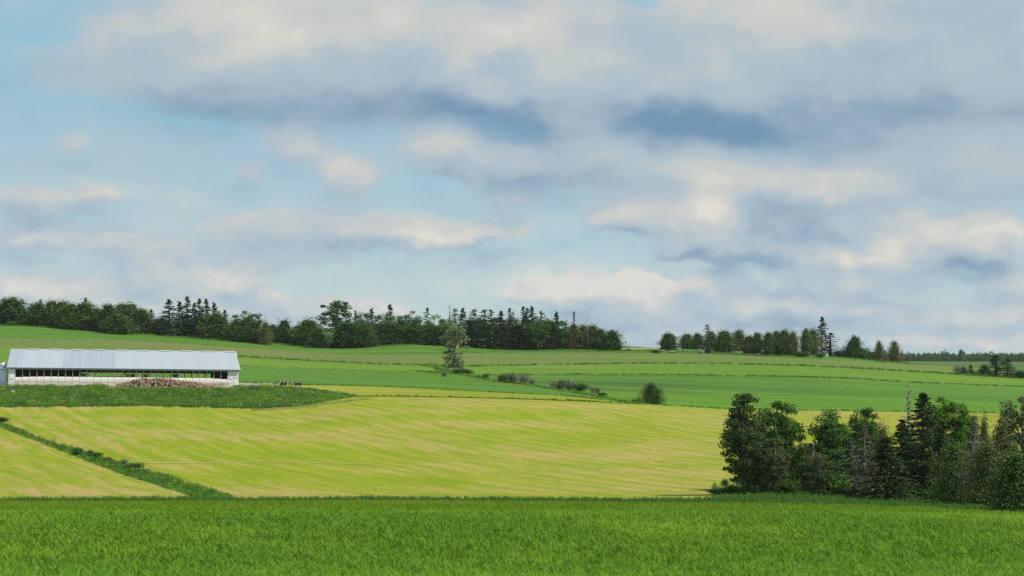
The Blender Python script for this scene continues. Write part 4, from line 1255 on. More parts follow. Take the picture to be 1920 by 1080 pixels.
M['roof'] = roofmat('galvanised roof sheet', (0.335, 0.375, 0.43), 0.035)
M['roof_old'] = roofmat('weathered roof sheet', (0.29, 0.33, 0.395), 0.07)
M['white'] = plain('white painted metal', (0.64, 0.67, 0.70), 0.5, 0.06, 1.5)
M['vent'] = plain('ridge vent plastic', (0.40, 0.40, 0.40), 0.6, 0.08, 2.0)
M['fascia'] = plain('green trim', (0.02, 0.12, 0.11), 0.5, 0.1, 2.0)
M['curtain'] = plain('grey-white curtain cloth', (0.66, 0.65, 0.63), 0.85, 0.10, 1.2)
M['post'] = plain('grey timber post', (0.40, 0.38, 0.35), 0.85, 0.15, 2.0)
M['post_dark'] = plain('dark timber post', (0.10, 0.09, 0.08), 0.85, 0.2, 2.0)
M['concrete'] = plain('stained concrete', (0.46, 0.44, 0.38), 0.9, 0.18, 0.8)
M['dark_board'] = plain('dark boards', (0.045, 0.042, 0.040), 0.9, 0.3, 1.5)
M['shade_wall'] = plain('shade-tinted siding', (0.52, 0.60, 0.72), 0.6, 0.08, 1.5)  # white siding with the shed wall's bluish shade put into its colour
M['blue'] = plain('blue hinge paint', (0.06, 0.16, 0.34), 0.5, 0.1)
M['steel_dark'] = plain('dark steel', (0.05, 0.05, 0.055), 0.5, 0.2)
M['rubber'] = plain('tyre rubber', (0.02, 0.02, 0.02), 0.9, 0.2)
M['tan_wood'] = plain('tan planks', (0.40, 0.33, 0.24), 0.85, 0.2)
M['yellow'] = plain('yellow paint', (0.80, 0.48, 0.03), 0.5, 0.08)
M['orange'] = plain('orange paint', (0.80, 0.24, 0.03), 0.5, 0.08)
M['green_paint'] = plain('green paint', (0.03, 0.16, 0.06), 0.5, 0.08)
M['red_paint'] = plain('red paint', (0.42, 0.02, 0.03), 0.5, 0.08)
M['glass'] = plain('cab glass', (0.04, 0.07, 0.09), 0.1, 0.1, spec=0.6)
M['bark_log'] = plain('log bark', (0.20, 0.155, 0.13), 0.9, 0.4, 4.0)
M['cut_wood'] = plain('cut log end', (0.55, 0.27, 0.15), 0.85, 0.25, 3.0)
M['weather_wood'] = plain('weathered plank', (0.42, 0.36, 0.30), 0.9, 0.25, 1.5)
M['stone'] = plain('field stone', (0.20, 0.19, 0.175), 0.95, 0.25, 2.0)
M['teal'] = plain('teal plastic', (0.02, 0.26, 0.24), 0.4, 0.1)

BL = 57.0; BW = 14.0; BE = 4.15; BR = 8.85
a0 = np.array(P2(16, D=553.0)); a1 = np.array(P2(447, D=564.0))
zl = CZ - (720 - VH) * 553.0 / F; zr = CZ - (724 - VH) * 564.0 / F
ctr = ((a0[0] + a1[0]) / 2, (553.0 + 564.0) / 2, (zl + zr) / 2)
yaw = math.atan2(564.0 - 553.0, a1[0] - a0[0])
barn = empty('barn', ctr, (0, math.atan2(zl - zr, BL), yaw))
tag(barn, 'long white open-sided barn with pale metal roof on the bank', 'barn')
BROT = barn.rotation_euler.to_matrix()


def in_barn(x, y, z=0.0):
    from mathutils import Vector
    p = BROT @ Vector((x, y, z))
    return (ctr[0] + p.x, ctr[1] + p.y, ctr[2] + p.z)


H = BL / 2
x_open0, x_open1 = -H + 1.6, H - 2.7
link('floor', MB().box(-H + .1, H - .1, 0.12, BW - .12, -0.25, 0.05).mesh('floor', M['concrete']), barn)
# footing, in cast sections
nb = 30
bw = (x_open1 - x_open0) / nb
fo = MB().box(-H, x_open1 + 0.3, -0.08, 0.08, -0.9, 0.62).mesh('footing', M['concrete'])
link('footing', fo, barn)
link('footing', MB().box(-H, H, BW - 0.08, BW + 0.08, -0.6, 0.5).mesh('footing', M['concrete']), barn)
panel_me = MB()
for i in range(6):   # the cloth bellies out between its battens
    z0, z1 = 0.66 + i * 0.21, 0.66 + (i + 1) * 0.21
    y0 = -0.03 - 0.09 * math.sin(math.pi * i / 6); y1 = -0.03 - 0.09 * math.sin(math.pi * (i + 1) / 6)
    for j in range(3):
        xa, xb = (bw - 0.1) * (j / 3 - .5), (bw - 0.1) * ((j + 1) / 3 - .5)
        panel_me.add([(xa, y0, z0), (xb, y0, z0), (xb, y1, z1), (xa, y1, z1), (xa, y0 + .03, z0), (xb, y0 + .03, z0), (xb, y1 + .03, z1), (xa, y1 + .03, z1)],
                     [(0, 1, 2, 3), (7, 6, 5, 4), (3, 2, 6, 7), (0, 4, 5, 1)])
panel_me = panel_me.mesh('curtain_panel', M['curtain'])
post_me = MB().box(-.06, .06, -.10, .06, 0.3, 3.72).mesh('post', M['post'])
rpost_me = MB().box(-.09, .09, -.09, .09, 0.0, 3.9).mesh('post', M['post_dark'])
rng = random.Random(2)
for i in range(nb + 1):
    link('post', post_me, barn, (x_open0 + i * bw, -0.02, 0))
for i in range(nb):
    sag = 0.80 + 0.22 * min(1, (i + 0.5) / 3) * min(1, (nb - i - 0.5) / 2.5) + rng.uniform(-.02, .02)
    link('curtain_panel', panel_me, barn, (x_open0 + (i + .5) * bw, 0, 0.66 * (1 - sag)), (0, 0, 0), (1, 1, sag))
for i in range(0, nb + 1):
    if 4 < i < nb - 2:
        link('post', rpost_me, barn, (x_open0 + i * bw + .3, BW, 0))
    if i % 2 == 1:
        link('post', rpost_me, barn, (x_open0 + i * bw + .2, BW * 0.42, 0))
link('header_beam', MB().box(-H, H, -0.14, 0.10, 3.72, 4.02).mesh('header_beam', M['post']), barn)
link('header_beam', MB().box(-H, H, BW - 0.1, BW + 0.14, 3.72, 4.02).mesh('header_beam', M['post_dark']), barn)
for xa, xb in ((-H, x_open0 - .08), (x_open1 + .08, x_open1 + 1.4), (x_open1 + 1.42, H)):
    b = MB().box(xa, xb, -0.06, 0.06, 0.05, 3.72)
    if xb - xa < 1.7:
        for q in np.arange(xa + .25, xb - .1, .32):
            b.box(q, q + .05, -0.09, -0.06, 0.05, 3.72)
    link('wall_panel', b.mesh('wall_panel', M['white']), barn)
dr = link('door', MB().box(x_open1 + 1.62, H - .28, -0.14, -0.07, -0.05, 2.1).mesh('door', M['white']), barn)
link('handle', MB().box(x_open1 + 1.55, H - .2, -0.2, -0.145, 2.02, 2.13).mesh('handle', M['blue']), dr)
sg = link('sign', MB().box(x_open1 + .5, x_open1 + .85, -0.12, -0.07, 1.9, 2.9).mesh('sign', M['shade_wall']), barn)
link('sign_edge', MB().box(x_open1 + .42, x_open1 + .93, -0.13, -0.121, 1.72, 1.9).mesh('sign_edge', M['blue']), sg)
wn = link('window', MB().box(-H + .4, -H + .95, -0.12, -0.07, 1.3, 2.9).mesh('window', M['white']), barn)
link('sill', MB().box(-H + .35, -H + 1.1, -0.18, -0.121, 1.2, 1.32).mesh('sill', M['blue']), wn)
# closed back of the left part, curtains along the rest of the back
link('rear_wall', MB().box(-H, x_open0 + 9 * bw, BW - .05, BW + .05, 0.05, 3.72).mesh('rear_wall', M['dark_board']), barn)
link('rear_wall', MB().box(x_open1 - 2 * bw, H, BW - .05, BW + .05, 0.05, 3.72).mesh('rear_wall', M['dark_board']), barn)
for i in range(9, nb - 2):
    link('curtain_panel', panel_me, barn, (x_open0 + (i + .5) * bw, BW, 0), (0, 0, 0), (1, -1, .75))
link('rear_dark_strip', MB().box(x_open0 + 9 * bw + .05, x_open1 - 2 * bw - .05, BW - .04, BW + .04, 3.05, 3.71).mesh('rear_dark_strip', M['dark_board']), barn)  # dark strip added to darken the top of the rear opening
for sx, xx in ((-1, -H), (1, H)):
    g = MB().prism([(0.0, 0.0), (BW, 0.0), (BW, BE - .2), (BW / 2, BR - .35), (0.0, BE - .2)], xx - (.12 if sx > 0 else 0), xx + (0.12 if sx < 0 else 0))
    link('gable_wall', g.mesh('gable_wall', M['white']), barn)


def roof_zone(u0, u1, mat_, front=True):
    """part of the roof plane between two lengthwise fractions; ribs run down the slope, the ridge is a little shorter than the eave"""
    b = MB()
    yo = -0.75 if front else BW + .75
    sl_ = (BR - BE) / (BW / 2 + .75)
    ze = BE
    L0, L1_ = BL + 1.0, BL - 0.6
    n = max(2, int((u1 - u0) * BL / 0.9))
    for i in range(n):
        fa, fb = u0 + (u1 - u0) * i / n, u0 + (u1 - u0) * (i + 1) / n
        xe0, xe1 = (fa - .5) * L0, (fb - .5) * L0
        xr0, xr1 = (fa - .5) * L1_, (fb - .5) * L1_
        yr = BW / 2
        b.add([(xe0, yo, ze), (xe1, yo, ze), (xr1, yr, BR), (xr0, yr, BR), (xe0, yo, ze - .08), (xe1, yo, ze - .08), (xr1, yr, BR - .08), (xr0, yr, BR - .08)],
              [(0, 1, 2, 3), (7, 6, 5, 4), (0, 4, 5, 1)] if front else [(3, 2, 1, 0), (4, 5, 6, 7), (1, 5, 4, 0)])
        if front:  # standing rib at each sheet lap
            w = .05
            w = .035
            b.add([(xe0 - w, yo, ze + .003), (xe0 + w, yo, ze + .003), (xr0 + w, yr, BR + .003), (xr0 - w, yr, BR + .003), (xe0, yo, ze + .035), (xr0, yr, BR + .035)],
                  [(0, 4, 5, 3), (4, 1, 2, 5), (0, 1, 4)])
    return b.mesh('roof_panel', mat_)


for fa, fb, mk in ((0, .062, 'roof_old'), (.062, .235, 'roof'), (.235, .46, 'roof_old'), (.46, 1.0, 'roof')):
    link('roof_panel', roof_zone(fa, fb, M[mk]), barn)
link('roof_panel', roof_zone(0, 1, M['roof'], False), barn)
vent_me = MB().prism([(-.45, -.18), (.45, -.18), (.28, .08), (-.28, .08)], -1.5, 1.5).mesh('ridge_vent', M['vent'])
for i in range(10):
    link('ridge_vent', vent_me, barn, (-H + 6.0 + i * 5.45, BW / 2, BR + .05))
link('fascia', MB().box(-H - .5, H + .5, -0.80, -0.755, BE - .20, BE - .005).mesh('fascia', M['fascia']), barn)
link('fascia', MB().box(-H - .5, H + .5, BW + .755, BW + .80, BE - .20, BE - .005).mesh('fascia', M['fascia']), barn)

# neighbouring shed, mostly outside the picture
sx, sy = in_barn(-H - 5.6, 3.0)[:2]
shed = empty('shed', (sx, sy, ctr[2] + .2), (0, 0, yaw))
tag(shed, 'white shed tinted blue for shade cut off by the picture edge beside the barn', 'shed')
link('wall', MB().box(-5, 5, 0, 8, -.4, 4.0).mesh('wall', M['shade_wall']), shed)
link('roof', MB().prism([(-.4, 3.9), (4, 5.2), (8.4, 3.9), (8.4, 4.05), (4, 5.35), (-.4, 4.05)], -5.3, 5.3).mesh('roof', M['roof_old']), shed)
b = MB()
b.tube([(0, 0, 0), (0, 0, .9), (0, 0, 1.15)], [.62, .62, .35], 12)
b.tube([(0.3, 0, 1.1), (.55, 0, 1.45), (.8, 0, 1.1)], [.07, .07, .07], 6)
tk = link('tank', b.mesh('tank', M['white'], True), None, (sx + 3.9, sy + 1.6, ctr[2] + 4.55))
tag(tk, 'small white tank with a curved pipe on the shed roof', 'tank')


# ------------------------------------------------------------------ machines parked in the barn
def tractor(x, y, rot, paint, label, name='tractor', arm=False, s=1.0):
    p = in_barn(x, y, .06)
    t = empty(name, p, (0, 0, yaw + rot), (s, s, s))
    tag(t, label, name.replace('_', ' ').split()[-1], 'machines parked in the barn')
    link('hood', MB().prism([(-.42, .75), (.42, .75), (.42, 1.35), (.30, 1.55), (-.30, 1.55), (-.42, 1.35)], .3, 2.3).mesh('hood', paint), t)
    link('chassis', MB().box(-1.2, 2.2, -.3, .3, .5, .8).mesh('chassis', M['steel_dark']), t)
    cb = link('cab', MB().prism([(-.7, 1.0), (.7, 1.0), (.62, 2.55), (-.62, 2.55)], -1.1, .3).mesh('cab', M['glass']), t)
    link('cab_roof', MB().box(-1.25, .45, -.75, .75, 2.55, 2.78).mesh('cab_roof', paint), cb)
    for yy in (-.85, .85):
        for xx, r, w in ((-.75, .85, .22), (1.75, .55, .16)):
            wh = MB().tube([(xx, yy - w, r), (xx, yy + w, r)], [r, r], 16).mesh('wheel', M['rubber'])
            wo = link('wheel', wh, t)
            link('rim', MB().tube([(xx, yy - w - .02, r), (xx, yy + w + .02, r)], [r * .5, r * .5], 12).mesh('rim', paint), wo)
    link('exhaust', MB().tube([(1.2, .3, 1.5), (1.2, .3, 2.6)], [.05, .05], 6).mesh('exhaust', M['steel_dark']), t)
    if arm:
        link('boom', MB().tube([(-.6, -.9, 1.6), (.8, -.95, 3.0), (2.8, -.95, 2.2)], [.16, .16, .12], 6).mesh('boom', paint), t)
        link('bucket', MB().prism([(-1.5, .0), (-.4, .0), (-.4, .9), (-1.5, .9)], 2.6, 3.2).mesh('bucket', paint), t)
    return t


tx = lambda u: (u - 231.5) * 557 / F / math.cos(yaw)
tractor(tx(242), 3.0, -2.2, M['yellow'], 'yellow loader inside the barn, seen over the curtain', 'loader', True)
tractor(tx(268), 3.2, -1.9, M['orange'], 'orange tractor inside the barn beside the yellow loader')
tractor(tx(325), 4.0, -1.4, M['green_paint'], 'green tractor with glass cab inside the barn')
tractor(tx(160), 3.5, .2, M['red_paint'], 'red tractor in the dark left part of the barn')
bx_, by_, bz_ = in_barn(tx(208), 10.5, .06)
bale_b = MB().box(-4.4, 4.4, -.7, .7, 0, 2.05).mesh('wrapped_bales', M['white'])
tag(link('feed_bunk', bale_b, None, (bx_, by_, bz_), (0, 0, yaw)), 'white feed bunk wall inside the barn', 'bunk')

# ------------------------------------------------------------------ firewood, planks and small things in front of the barn
def log_mesh(L, r, seed):
    rng = np.random.default_rng(seed)
    b = MB()
    pts = [(-L / 2, 0, 0), (0, rng.normal(0, .03), rng.normal(0, .03)), (L / 2, 0, 0)]
    b.tube(pts, [r, r * .97, r * .9], 7, 0, True, 1)
    return b.mesh('log', [M['bark_log'], M['cut_wood']])


LOGS = [log_mesh(L, r, i) for i, (L, r) in enumerate(((.9, .17), (1.15, .14), (.75, .20), (1.4, .12)))]
prof = ln((216, 0.3), (236, 1.1), (252, 1.9), (268, 2.5), (285, 2.2), (300, 2.45), (318, 2.3), (335, 1.8), (352, 1.5), (372, 1.1), (384, .8), (402, .3))


def heap_pose(rng, u0, u1, pf, depth, D0):
    u = rng.uniform(u0, u1); q = rng.uniform(-1, 1)
    h = float(pf(u)) * (1 - abs(q) ** 2.2)
    z = h * (1.0 if rng.random() < .72 else rng.random())
    D = D0 + q * depth
    return (float(xw(u, D0)), D, float(gz(u, D0)) + z + .10), (rng.uniform(-.5, .5), rng.uniform(-.55, .55), rng.choice([rng.uniform(-.6, .6), rng.uniform(1.1, 2.0)]))


def heap(name, label, cat, u0, u1, pf, depth, D0, n, extra, meshes, seed):
    rng = random.Random(seed)
    um = (u0 + u1) / 2
    root = empty(name, (float(xw(um, D0)), D0, float(gz(um, D0))))
    tag(root, label, cat)
    rl = np.array(root.location)
    for i in range(n):
        p, r = heap_pose(rng, u0, u1, pf, depth, D0)
        link('log', rng.choice(meshes), root, tuple(np.array(p) - rl), r)
    if extra:
        b = MB()
        for i in range(extra):
            p, r = heap_pose(rng, u0, u1, pf, depth * .9, D0)
            d_ = np.array([math.cos(r[2]), math.sin(r[2]), r[1] * .6]) * .5
            c = np.array(p) - rl - np.array([0, 0, .12])
            b.tube([c - d_, c + d_], [.16, .15], 6, 0, True, 1)
        o = link('log_heap', b.mesh('log_heap', [M['bark_log'], M['cut_wood']]), root)
        tag(o, kind='stuff')
    return root


heap('firewood_pile', 'long heap of cut firewood logs in front of the barn', 'firewood', 220, 398, lambda u: prof(u) * .78, 2.6, 534.0, 295, 420, LOGS, 4)
heap('firewood_pile', 'small scatter of logs beside the wispy shrub at the barn', 'firewood', 176, 192, ln((176, .1), (184, .35), (192, .1)), .8, 546.0, 16, 0, LOGS, 9)
pl = empty('plank_pile', (float(xw(410, 540)), 540, float(gz(408, 540)) + .15), (0, 0, yaw))
tag(pl, 'low pile of weathered planks right of the firewood', 'planks')
pk = MB().box(-2.3, 2.3, -.14, .14, -.03, .03).mesh('plank', M['weather_wood'])
rng = random.Random(7)
for i in range(16):
    link('plank', pk, pl, (rng.uniform(-1.8, 2.2), rng.uniform(-1.0, 1.0), .1 + .06 * i * rng.uniform(.5, 1)), (rng.uniform(-.06, .06), rng.uniform(-.07, .07), rng.uniform(-.22, .22)), (rng.uniform(.7, 1.1), 1, 1))
p = P2(291, D=530)
po = link('post', MB().tube([(0, 0, -.3), (.03, 0, 1.6)], [.11, .09], 8).add([(-.3, -.08, 1.55), (.3, -.08, 1.55), (.3, .08, 1.55), (-.3, .08, 1.55), (0, 0, 1.75)], [(0, 1, 4), (1, 2, 4), (2, 3, 4), (3, 0, 4), (3, 2, 1, 0)]).mesh('post', M['weather_wood']), None, p)
po.name = 'wooden_post'
tag(po, 'short pale wooden post standing before the firewood heap', 'post')
p = P2(265, D=530.6)
po = link('wooden_post', MB().tube([(0, 0, -.2), (-.02, 0, 3.0)], [.12, .10], 8).mesh('wooden_post', M['weather_wood']), None, p)
tag(po, 'taller pale wooden post rising out of the firewood heap', 'post')

# flat wagon on the grass beyond the bank
p = P2(545, D=572)
wg = empty('flat_wagon', (p[0], p[1], p[2]), (0, 0, .05))
tag(wg, 'long flat farm wagon with dark wheels parked beyond the bank', 'wagon')
link('bed', MB().box(-3.3, 3.3, -1.1, 1.1, .78, .98).mesh('bed', M['tan_wood']), wg)
for xx in np.linspace(-3.1, 3.1, 7):
    link('stake', MB().box(xx - .16, xx + .16, -1.16, -1.103, .74, 1.12).mesh('stake', M['steel_dark']), wg)
for xx in (-2.3, -1.4, 1.4, 2.3):
    for yy in (-.9, .9):
        link('wheel', MB().tube([(xx, yy - .13, .4), (xx, yy + .13, .4)], [.4, .4], 14).mesh('wheel', M['rubber']), wg)
link('drawbar', MB().tube([(-3.2, 0, .7), (-4.6, 0, .45)], [.07, .06], 6).mesh('drawbar', M['steel_dark']), wg)
# teal barrel in the bank weeds
p = P2(530, 744)
bb = MB().tube([(0, 0, .0), (0, 0, .1), (0, 0, .5), (0, 0, .9), (0, 0, 1.0)], [.42, .48, .52, .48, .42], 14)
tag(link('barrel', bb.mesh('barrel', M['teal'], True), None, p, (0, 0, 0), (.65, .65, .65)), 'teal plastic barrel lying among the bank weeds', 'barrel')


def rock(u, v, w, h, label, seed, D=None):
    rng = np.random.default_rng(seed)
    D = D or d_of(u, v)
    n1, n2 = 5, 8
    vv, ff = [], []
    for i in range(n1):
        ph = math.pi * (i + .5) / n1
        for j in range(n2):
            th = 2 * math.pi * j / n2
            r = 1 + rng.uniform(-.22, .22)
            vv.append((r * math.sin(ph) * math.cos(th), r * math.sin(ph) * math.sin(th), r * math.cos(ph)))
    for i in range(n1 - 1):
        for j in range(n2):
            ff.append((i * n2 + j, (i + 1) * n2 + j, (i + 1) * n2 + (j + 1) % n2, i * n2 + (j + 1) % n2))
    ff.append(tuple(range(n2))); ff.append(tuple(reversed(range((n1 - 1) * n2, n1 * n2))))
    s = D / F
    o = link('rock', MB().add(vv, ff).mesh('rock', M['stone']), None, (float(xw(u, D)), D, float(gz(u, D)) + h * s * .35), (0, 0, seed), (w * s / 2, w * s / 2, h * s * .6))
    tag(o, label, 'rock')


rock(1025, 727, 7, 5, 'single pale boulder between the two grey thickets', 1)
rock(478, 724, 16, 4, 'flat grey boulder at the top of the bank', 2, 556.0)
rock(1242, 659, 14, 3, 'low grey stone heap left of the first open ridge cedar', 3)
rock(1262, 661, 18, 3, 'low grey stone heap below the first open ridge cedar', 4)
rock(1316, 662, 11, 4, 'grey stone beside the tiny young cedar', 5)
rock(1421, 666, 12, 3, 'pale stone under the bare-stemmed cedars', 6)
rock(1652, 676, 6, 3, 'small pale stone at the foot of the small ragged cedar', 7)
rock(24, 737, 10, 6, 'pale stone half buried in the bank weeds', 8)


def brush(u, v, w, h, label, seed):
    rng = np.random.default_rng(seed)
    D = d_of(u, v); s = D / F
    root = empty('brush_pile', (float(xw(u, D)), D, float(gz(u, D))))
    tag(root, label, 'brush pile')
    for i in range(34):
        x = rng.uniform(-.5, .5) * w * s; y = rng.uniform(-1, 1)
        z = h * s * (1 - (2 * x / (w * s)) ** 2) * rng.random()
        d_ = np.array([rng.normal(0, 1), rng.normal(0, .5), rng.normal(0, .25)]); d_ = d_ / np.linalg.norm(d_) * rng.uniform(.6, 1.6)
        c = np.array([x, y, z + .1])
        link('branch', MB().tube([c - d_, c + d_], [.09, .05], 5).mesh('branch', M['bark_grey']), root)


brush(1592, 669, 32, 5, 'grey pile of cut branches below the leaning cedar', 1)
brush(1495, 663, 14, 8, 'grey pile of branches at the end of the cedar row', 2)
# ------------------------------------------------------------------ grass, weeds, crop and far wood (uncountable: one object each)
def scatter(name, label, pts, scale, templates, seed=0, tilt=0.12, cat=None, zs=None):
    """points instanced with small plant meshes by geometry nodes"""
    rng = np.random.default_rng(seed)
    n = len(pts)
    me = bpy.data.meshes.new(name)
    me.vertices.add(n); me.vertices.foreach_set('co', np.asarray(pts, np.float32).ravel())
    a = me.attributes.new('rot', 'FLOAT_VECTOR', 'POINT')
    r = np.stack([rng.normal(0, tilt, n), rng.normal(0, tilt, n), rng.uniform(0, 6.28, n)], 1).astype(np.float32)
    a.data.foreach_set('vector', r.ravel())
    a = me.attributes.new('scl', 'FLOAT_VECTOR', 'POINT')
    sc = np.asarray(scale, np.float32).reshape(-1, 1) * np.ones((n, 3), np.float32)
    if zs is not None:
        sc[:, 2] *= zs
    a.data.foreach_set('vector', sc.astype(np.float32).ravel())
    a = me.attributes.new('pick', 'INT', 'POINT')
    a.data.foreach_set('value', rng.integers(0, len(templates), n).astype(np.int32))
    me.update()
    o = link(name, me)
    tag(o, label, kind='stuff')
    cl = bpy.data.collections.new(name + ' kinds')
    for i, t in enumerate(templates):
        q = bpy.data.objects.new(f'{name}_kind_{i:02d}', t)
        cl.objects.link(q)
    ng = bpy.data.node_groups.new(name, 'GeometryNodeTree')
    ng.interface.new_socket('Geometry', in_out='INPUT', socket_type='NodeSocketGeometry')
    ng.interface.new_socket('Geometry', in_out='OUTPUT', socket_type='NodeSocketGeometry')
    N = ng.nodes.new
    gi, go = N('NodeGroupInput'), N('NodeGroupOutput')
    iop = N('GeometryNodeInstanceOnPoints')
    ci = N('GeometryNodeCollectionInfo')
    ci.inputs['Collection'].default_value = cl
    ci.inputs['Separate Children'].default_value = True
    ci.inputs['Reset Children'].default_value = True
    def attr(nm, ty):
        q = N('GeometryNodeInputNamedAttribute'); q.data_type = ty; q.inputs['Name'].default_value = nm
        return q.outputs['Attribute']
    e2r = N('FunctionNodeEulerToRotation')
    L = ng.links.new
    L(gi.outputs[0], iop.inputs['Points'])
    L(ci.outputs[0], iop.inputs['Instance'])
    iop.inputs['Pick Instance'].default_value = True
    L(attr('pick', 'INT'), iop.inputs['Instance Index'])
    L(attr('rot', 'FLOAT_VECTOR'), e2r.inputs[0]); L(e2r.outputs[0], iop.inputs['Rotation'])
    L(attr('scl', 'FLOAT_VECTOR'), iop.inputs['Scale'])
    L(iop.outputs[0], go.inputs[0])
    md = o.modifiers.new('plants', 'NODES'); md.node_group = ng
    return o


def blade_clump(seed, mat_, blades=8, h=0.55, w=0.022, spread=0.12, curl=0.45, seg=3):
    rng = np.random.default_rng(seed)
    vs_, fs = [], []
    for b in range(blades):
        th = rng.uniform(0, 6.28); d_ = np.array([math.cos(th), math.sin(th), 0]); s_ = np.array([-d_[1], d_[0], 0])
        o = np.array([rng.normal(0, spread), rng.normal(0, spread), 0])
        hh = h * rng.uniform(0.6, 1.15); cu = curl * rng.uniform(0.4, 1.4)
        b0 = len(vs_)
        for i in range(seg + 1):
            t = i / seg
            p = o + d_ * cu * hh * t * t + np.array([0, 0, hh * (t - 0.35 * cu * t * t)])
            ww = w * (1 - t * 0.85)
            vs_ += [p - s_ * ww, p + s_ * ww]
        for i in range(seg):
            fs.append((b0 + 2 * i, b0 + 2 * i + 1, b0 + 2 * i + 3, b0 + 2 * i + 2))
    return mesh_np('clump', np.array(vs_), np.array(fs), [mat_])


def weed_clump(seed, mat_, n=46, r=0.5, h=0.7, leaf=0.22, flower=None, nf=6, fl=0.1):
    rng = np.random.default_rng(seed)
    c = np.stack([rng.normal(0, r * .5, n), rng.normal(0, r * .5, n), rng.random(n) ** .7], 1)
    c[:, 2] *= h * np.exp(-(c[:, 0] ** 2 + c[:, 1] ** 2) / r ** 2)
    v, f = leaf_faces(c, leaf * rng.uniform(.6, 1.4, n), rng, .5, up=(0, 0, 1), upw=.7)
    mats = [mat_]; fm = np.zeros(len(f))
    if flower is not None:
        k = np.stack([rng.normal(0, r * .5, nf), rng.normal(0, r * .5, nf), h * rng.uniform(.75, 1.15, nf)], 1)
        v2, f2 = leaf_faces(k, fl * rng.uniform(.7, 1.4, nf), rng, .9)
        f = np.concatenate([f, f2 + len(v)]); v = np.concatenate([v, v2]); mats.append(flower)
        fm = np.concatenate([fm, np.ones(len(f2))])
    return mesh_np('clump', v, f, mats, fm)


def region_pts(us0, us1, lo, hi, per_m2, seed, cap=200000):
    """random points on the land between depth lines lo(u) and hi(u)"""
    rng = np.random.default_rng(seed)
    g = np.linspace(us0, us1, 200)
    Lo = np.array([lo(u) for u in g]); Hi = np.array([hi(u) for u in g])
    wgt = np.clip(Hi ** 2 - Lo ** 2, 0, None)
    area = float((wgt[:-1] + wgt[1:]).sum() / 2 * (g[1] - g[0]) / (2 * F))
    n = int(min(cap, area * per_m2))
    cdf = np.concatenate([[0], np.cumsum((wgt[:-1] + wgt[1:]) / 2)]); cdf /= cdf[-1]
    u = np.interp(rng.random(n), cdf, g)
    l = np.interp(u, g, Lo); h = np.interp(u, g, Hi)
    D = np.sqrt(l * l + rng.random(n) * np.clip(h * h - l * l, 0, None))
    return np.stack([xw(u, D), D, gz(u, D) - 0.03], 1)


def line_pts(fn, u0, u1, half, per_m, seed, along=True):
    """points along a boundary line, spread half metres to both sides in depth"""
    rng = np.random.default_rng(seed)
    g = np.linspace(u0, u1, 400)
    D = dline(fn, g); X = xw(g, D)
    s = np.concatenate([[0], np.cumsum(np.hypot(np.diff(X), np.diff(D)))])
    n = int(s[-1] * per_m)
    q = rng.random(n) * s[-1]
    # patchy: some stretches thick, some thin
    keep = np.interp(q, np.linspace(0, s[-1], max(4, int(s[-1] / 12))), rng.uniform(.45, 1, max(4, int(s[-1] / 12)))) > rng.random(n) * .9
    q = q[keep]
    x = np.interp(q, s, X) + rng.normal(0, .4, len(q)); d = np.interp(q, s, D) + rng.normal(0, half, len(q))
    return np.stack([x, d, gz_xy(x, d) - .04], 1)


M['blade'] = leafmat('cereal leaves', (0.074, 0.178, 0.012), (0.165, 0.325, 0.028), transl=0.3, pos_scale=0.045, pos_lo=(0.20, 0.355, 0.026), rough=0.6)
M['verge'] = leafmat('verge grass', (0.050, 0.125, 0.024), (0.085, 0.180, 0.034), transl=0.25)
M['weed'] = leafmat('weed leaves', (0.115, 0.235, 0.016), (0.185, 0.345, 0.030), transl=0.25, pos_scale=0.15, pos_lo=(0.065, 0.155, 0.030))
M['weed_dark'] = leafmat('dark weed leaves', (0.070, 0.165, 0.022), (0.110, 0.230, 0.034), transl=0.2)
M['weed_pale'] = leafmat('dry weed stalks', (0.16, 0.17, 0.08), (0.26, 0.25, 0.14), transl=0.15)
M['white_flower'] = plain('white umbels', (0.62, 0.62, 0.55), 0.9, 0.1)
M['yellow_flower'] = plain('yellow flower heads', (0.42, 0.34, 0.03), 0.9, 0.1)

crop_t = [blade_clump(200 + i, M['blade'], blades=9, h=0.40, w=0.032, spread=0.15, curl=.9) for i in range(10)]
pts = region_pts(-260, 2180, lambda u: 66.0, lambda u: 128.0, 25, 1)
rg = np.random.default_rng(5)
scatter('cereal_crop', 'dense young green cereal plants of the front field', pts, rg.uniform(.55, 1.3, len(pts)), crop_t, 1)
M['blade_far'] = leafmat('cereal leaves far', (0.105, 0.210, 0.010), (0.175, 0.305, 0.022), transl=0.3, pos_scale=0.06, pos_lo=(0.205, 0.285, 0.022), rough=0.6)
crop_f = [blade_clump(220 + i, M['blade_far'], blades=11, h=0.5, w=0.034, spread=0.24, curl=.5, seg=2) for i in range(5)]
pts = region_pts(-260, 2180, lambda u: 128.0, lambda u: d_of(u, float(B2(u))), 11, 2)
scatter('cereal_crop', 'green cereal plants of the far part of the front field', pts, np.random.default_rng(6).uniform(.6, .95, len(pts)), crop_f, 2)

vg = [blade_clump(240 + i, M['verge'], blades=14, h=0.9, w=0.045, spread=0.25, curl=.35, seg=2) for i in range(4)] + [weed_clump(246 + i, M['weed_dark'], n=34, r=.5, h=.8, leaf=.2) for i in range(3)]
pts = region_pts(-260, 2180, lambda u: d_of(u, float(B2(u))) - .5, lambda u: min(d_of(u, float(B3(u))) + 2.5, 252.0), 2.6, 3)
scatter('verge_grass', 'tall rough grass along the far edge of the front field', pts, np.random.default_rng(7).uniform(.2, .62, len(pts)), vg, 3)
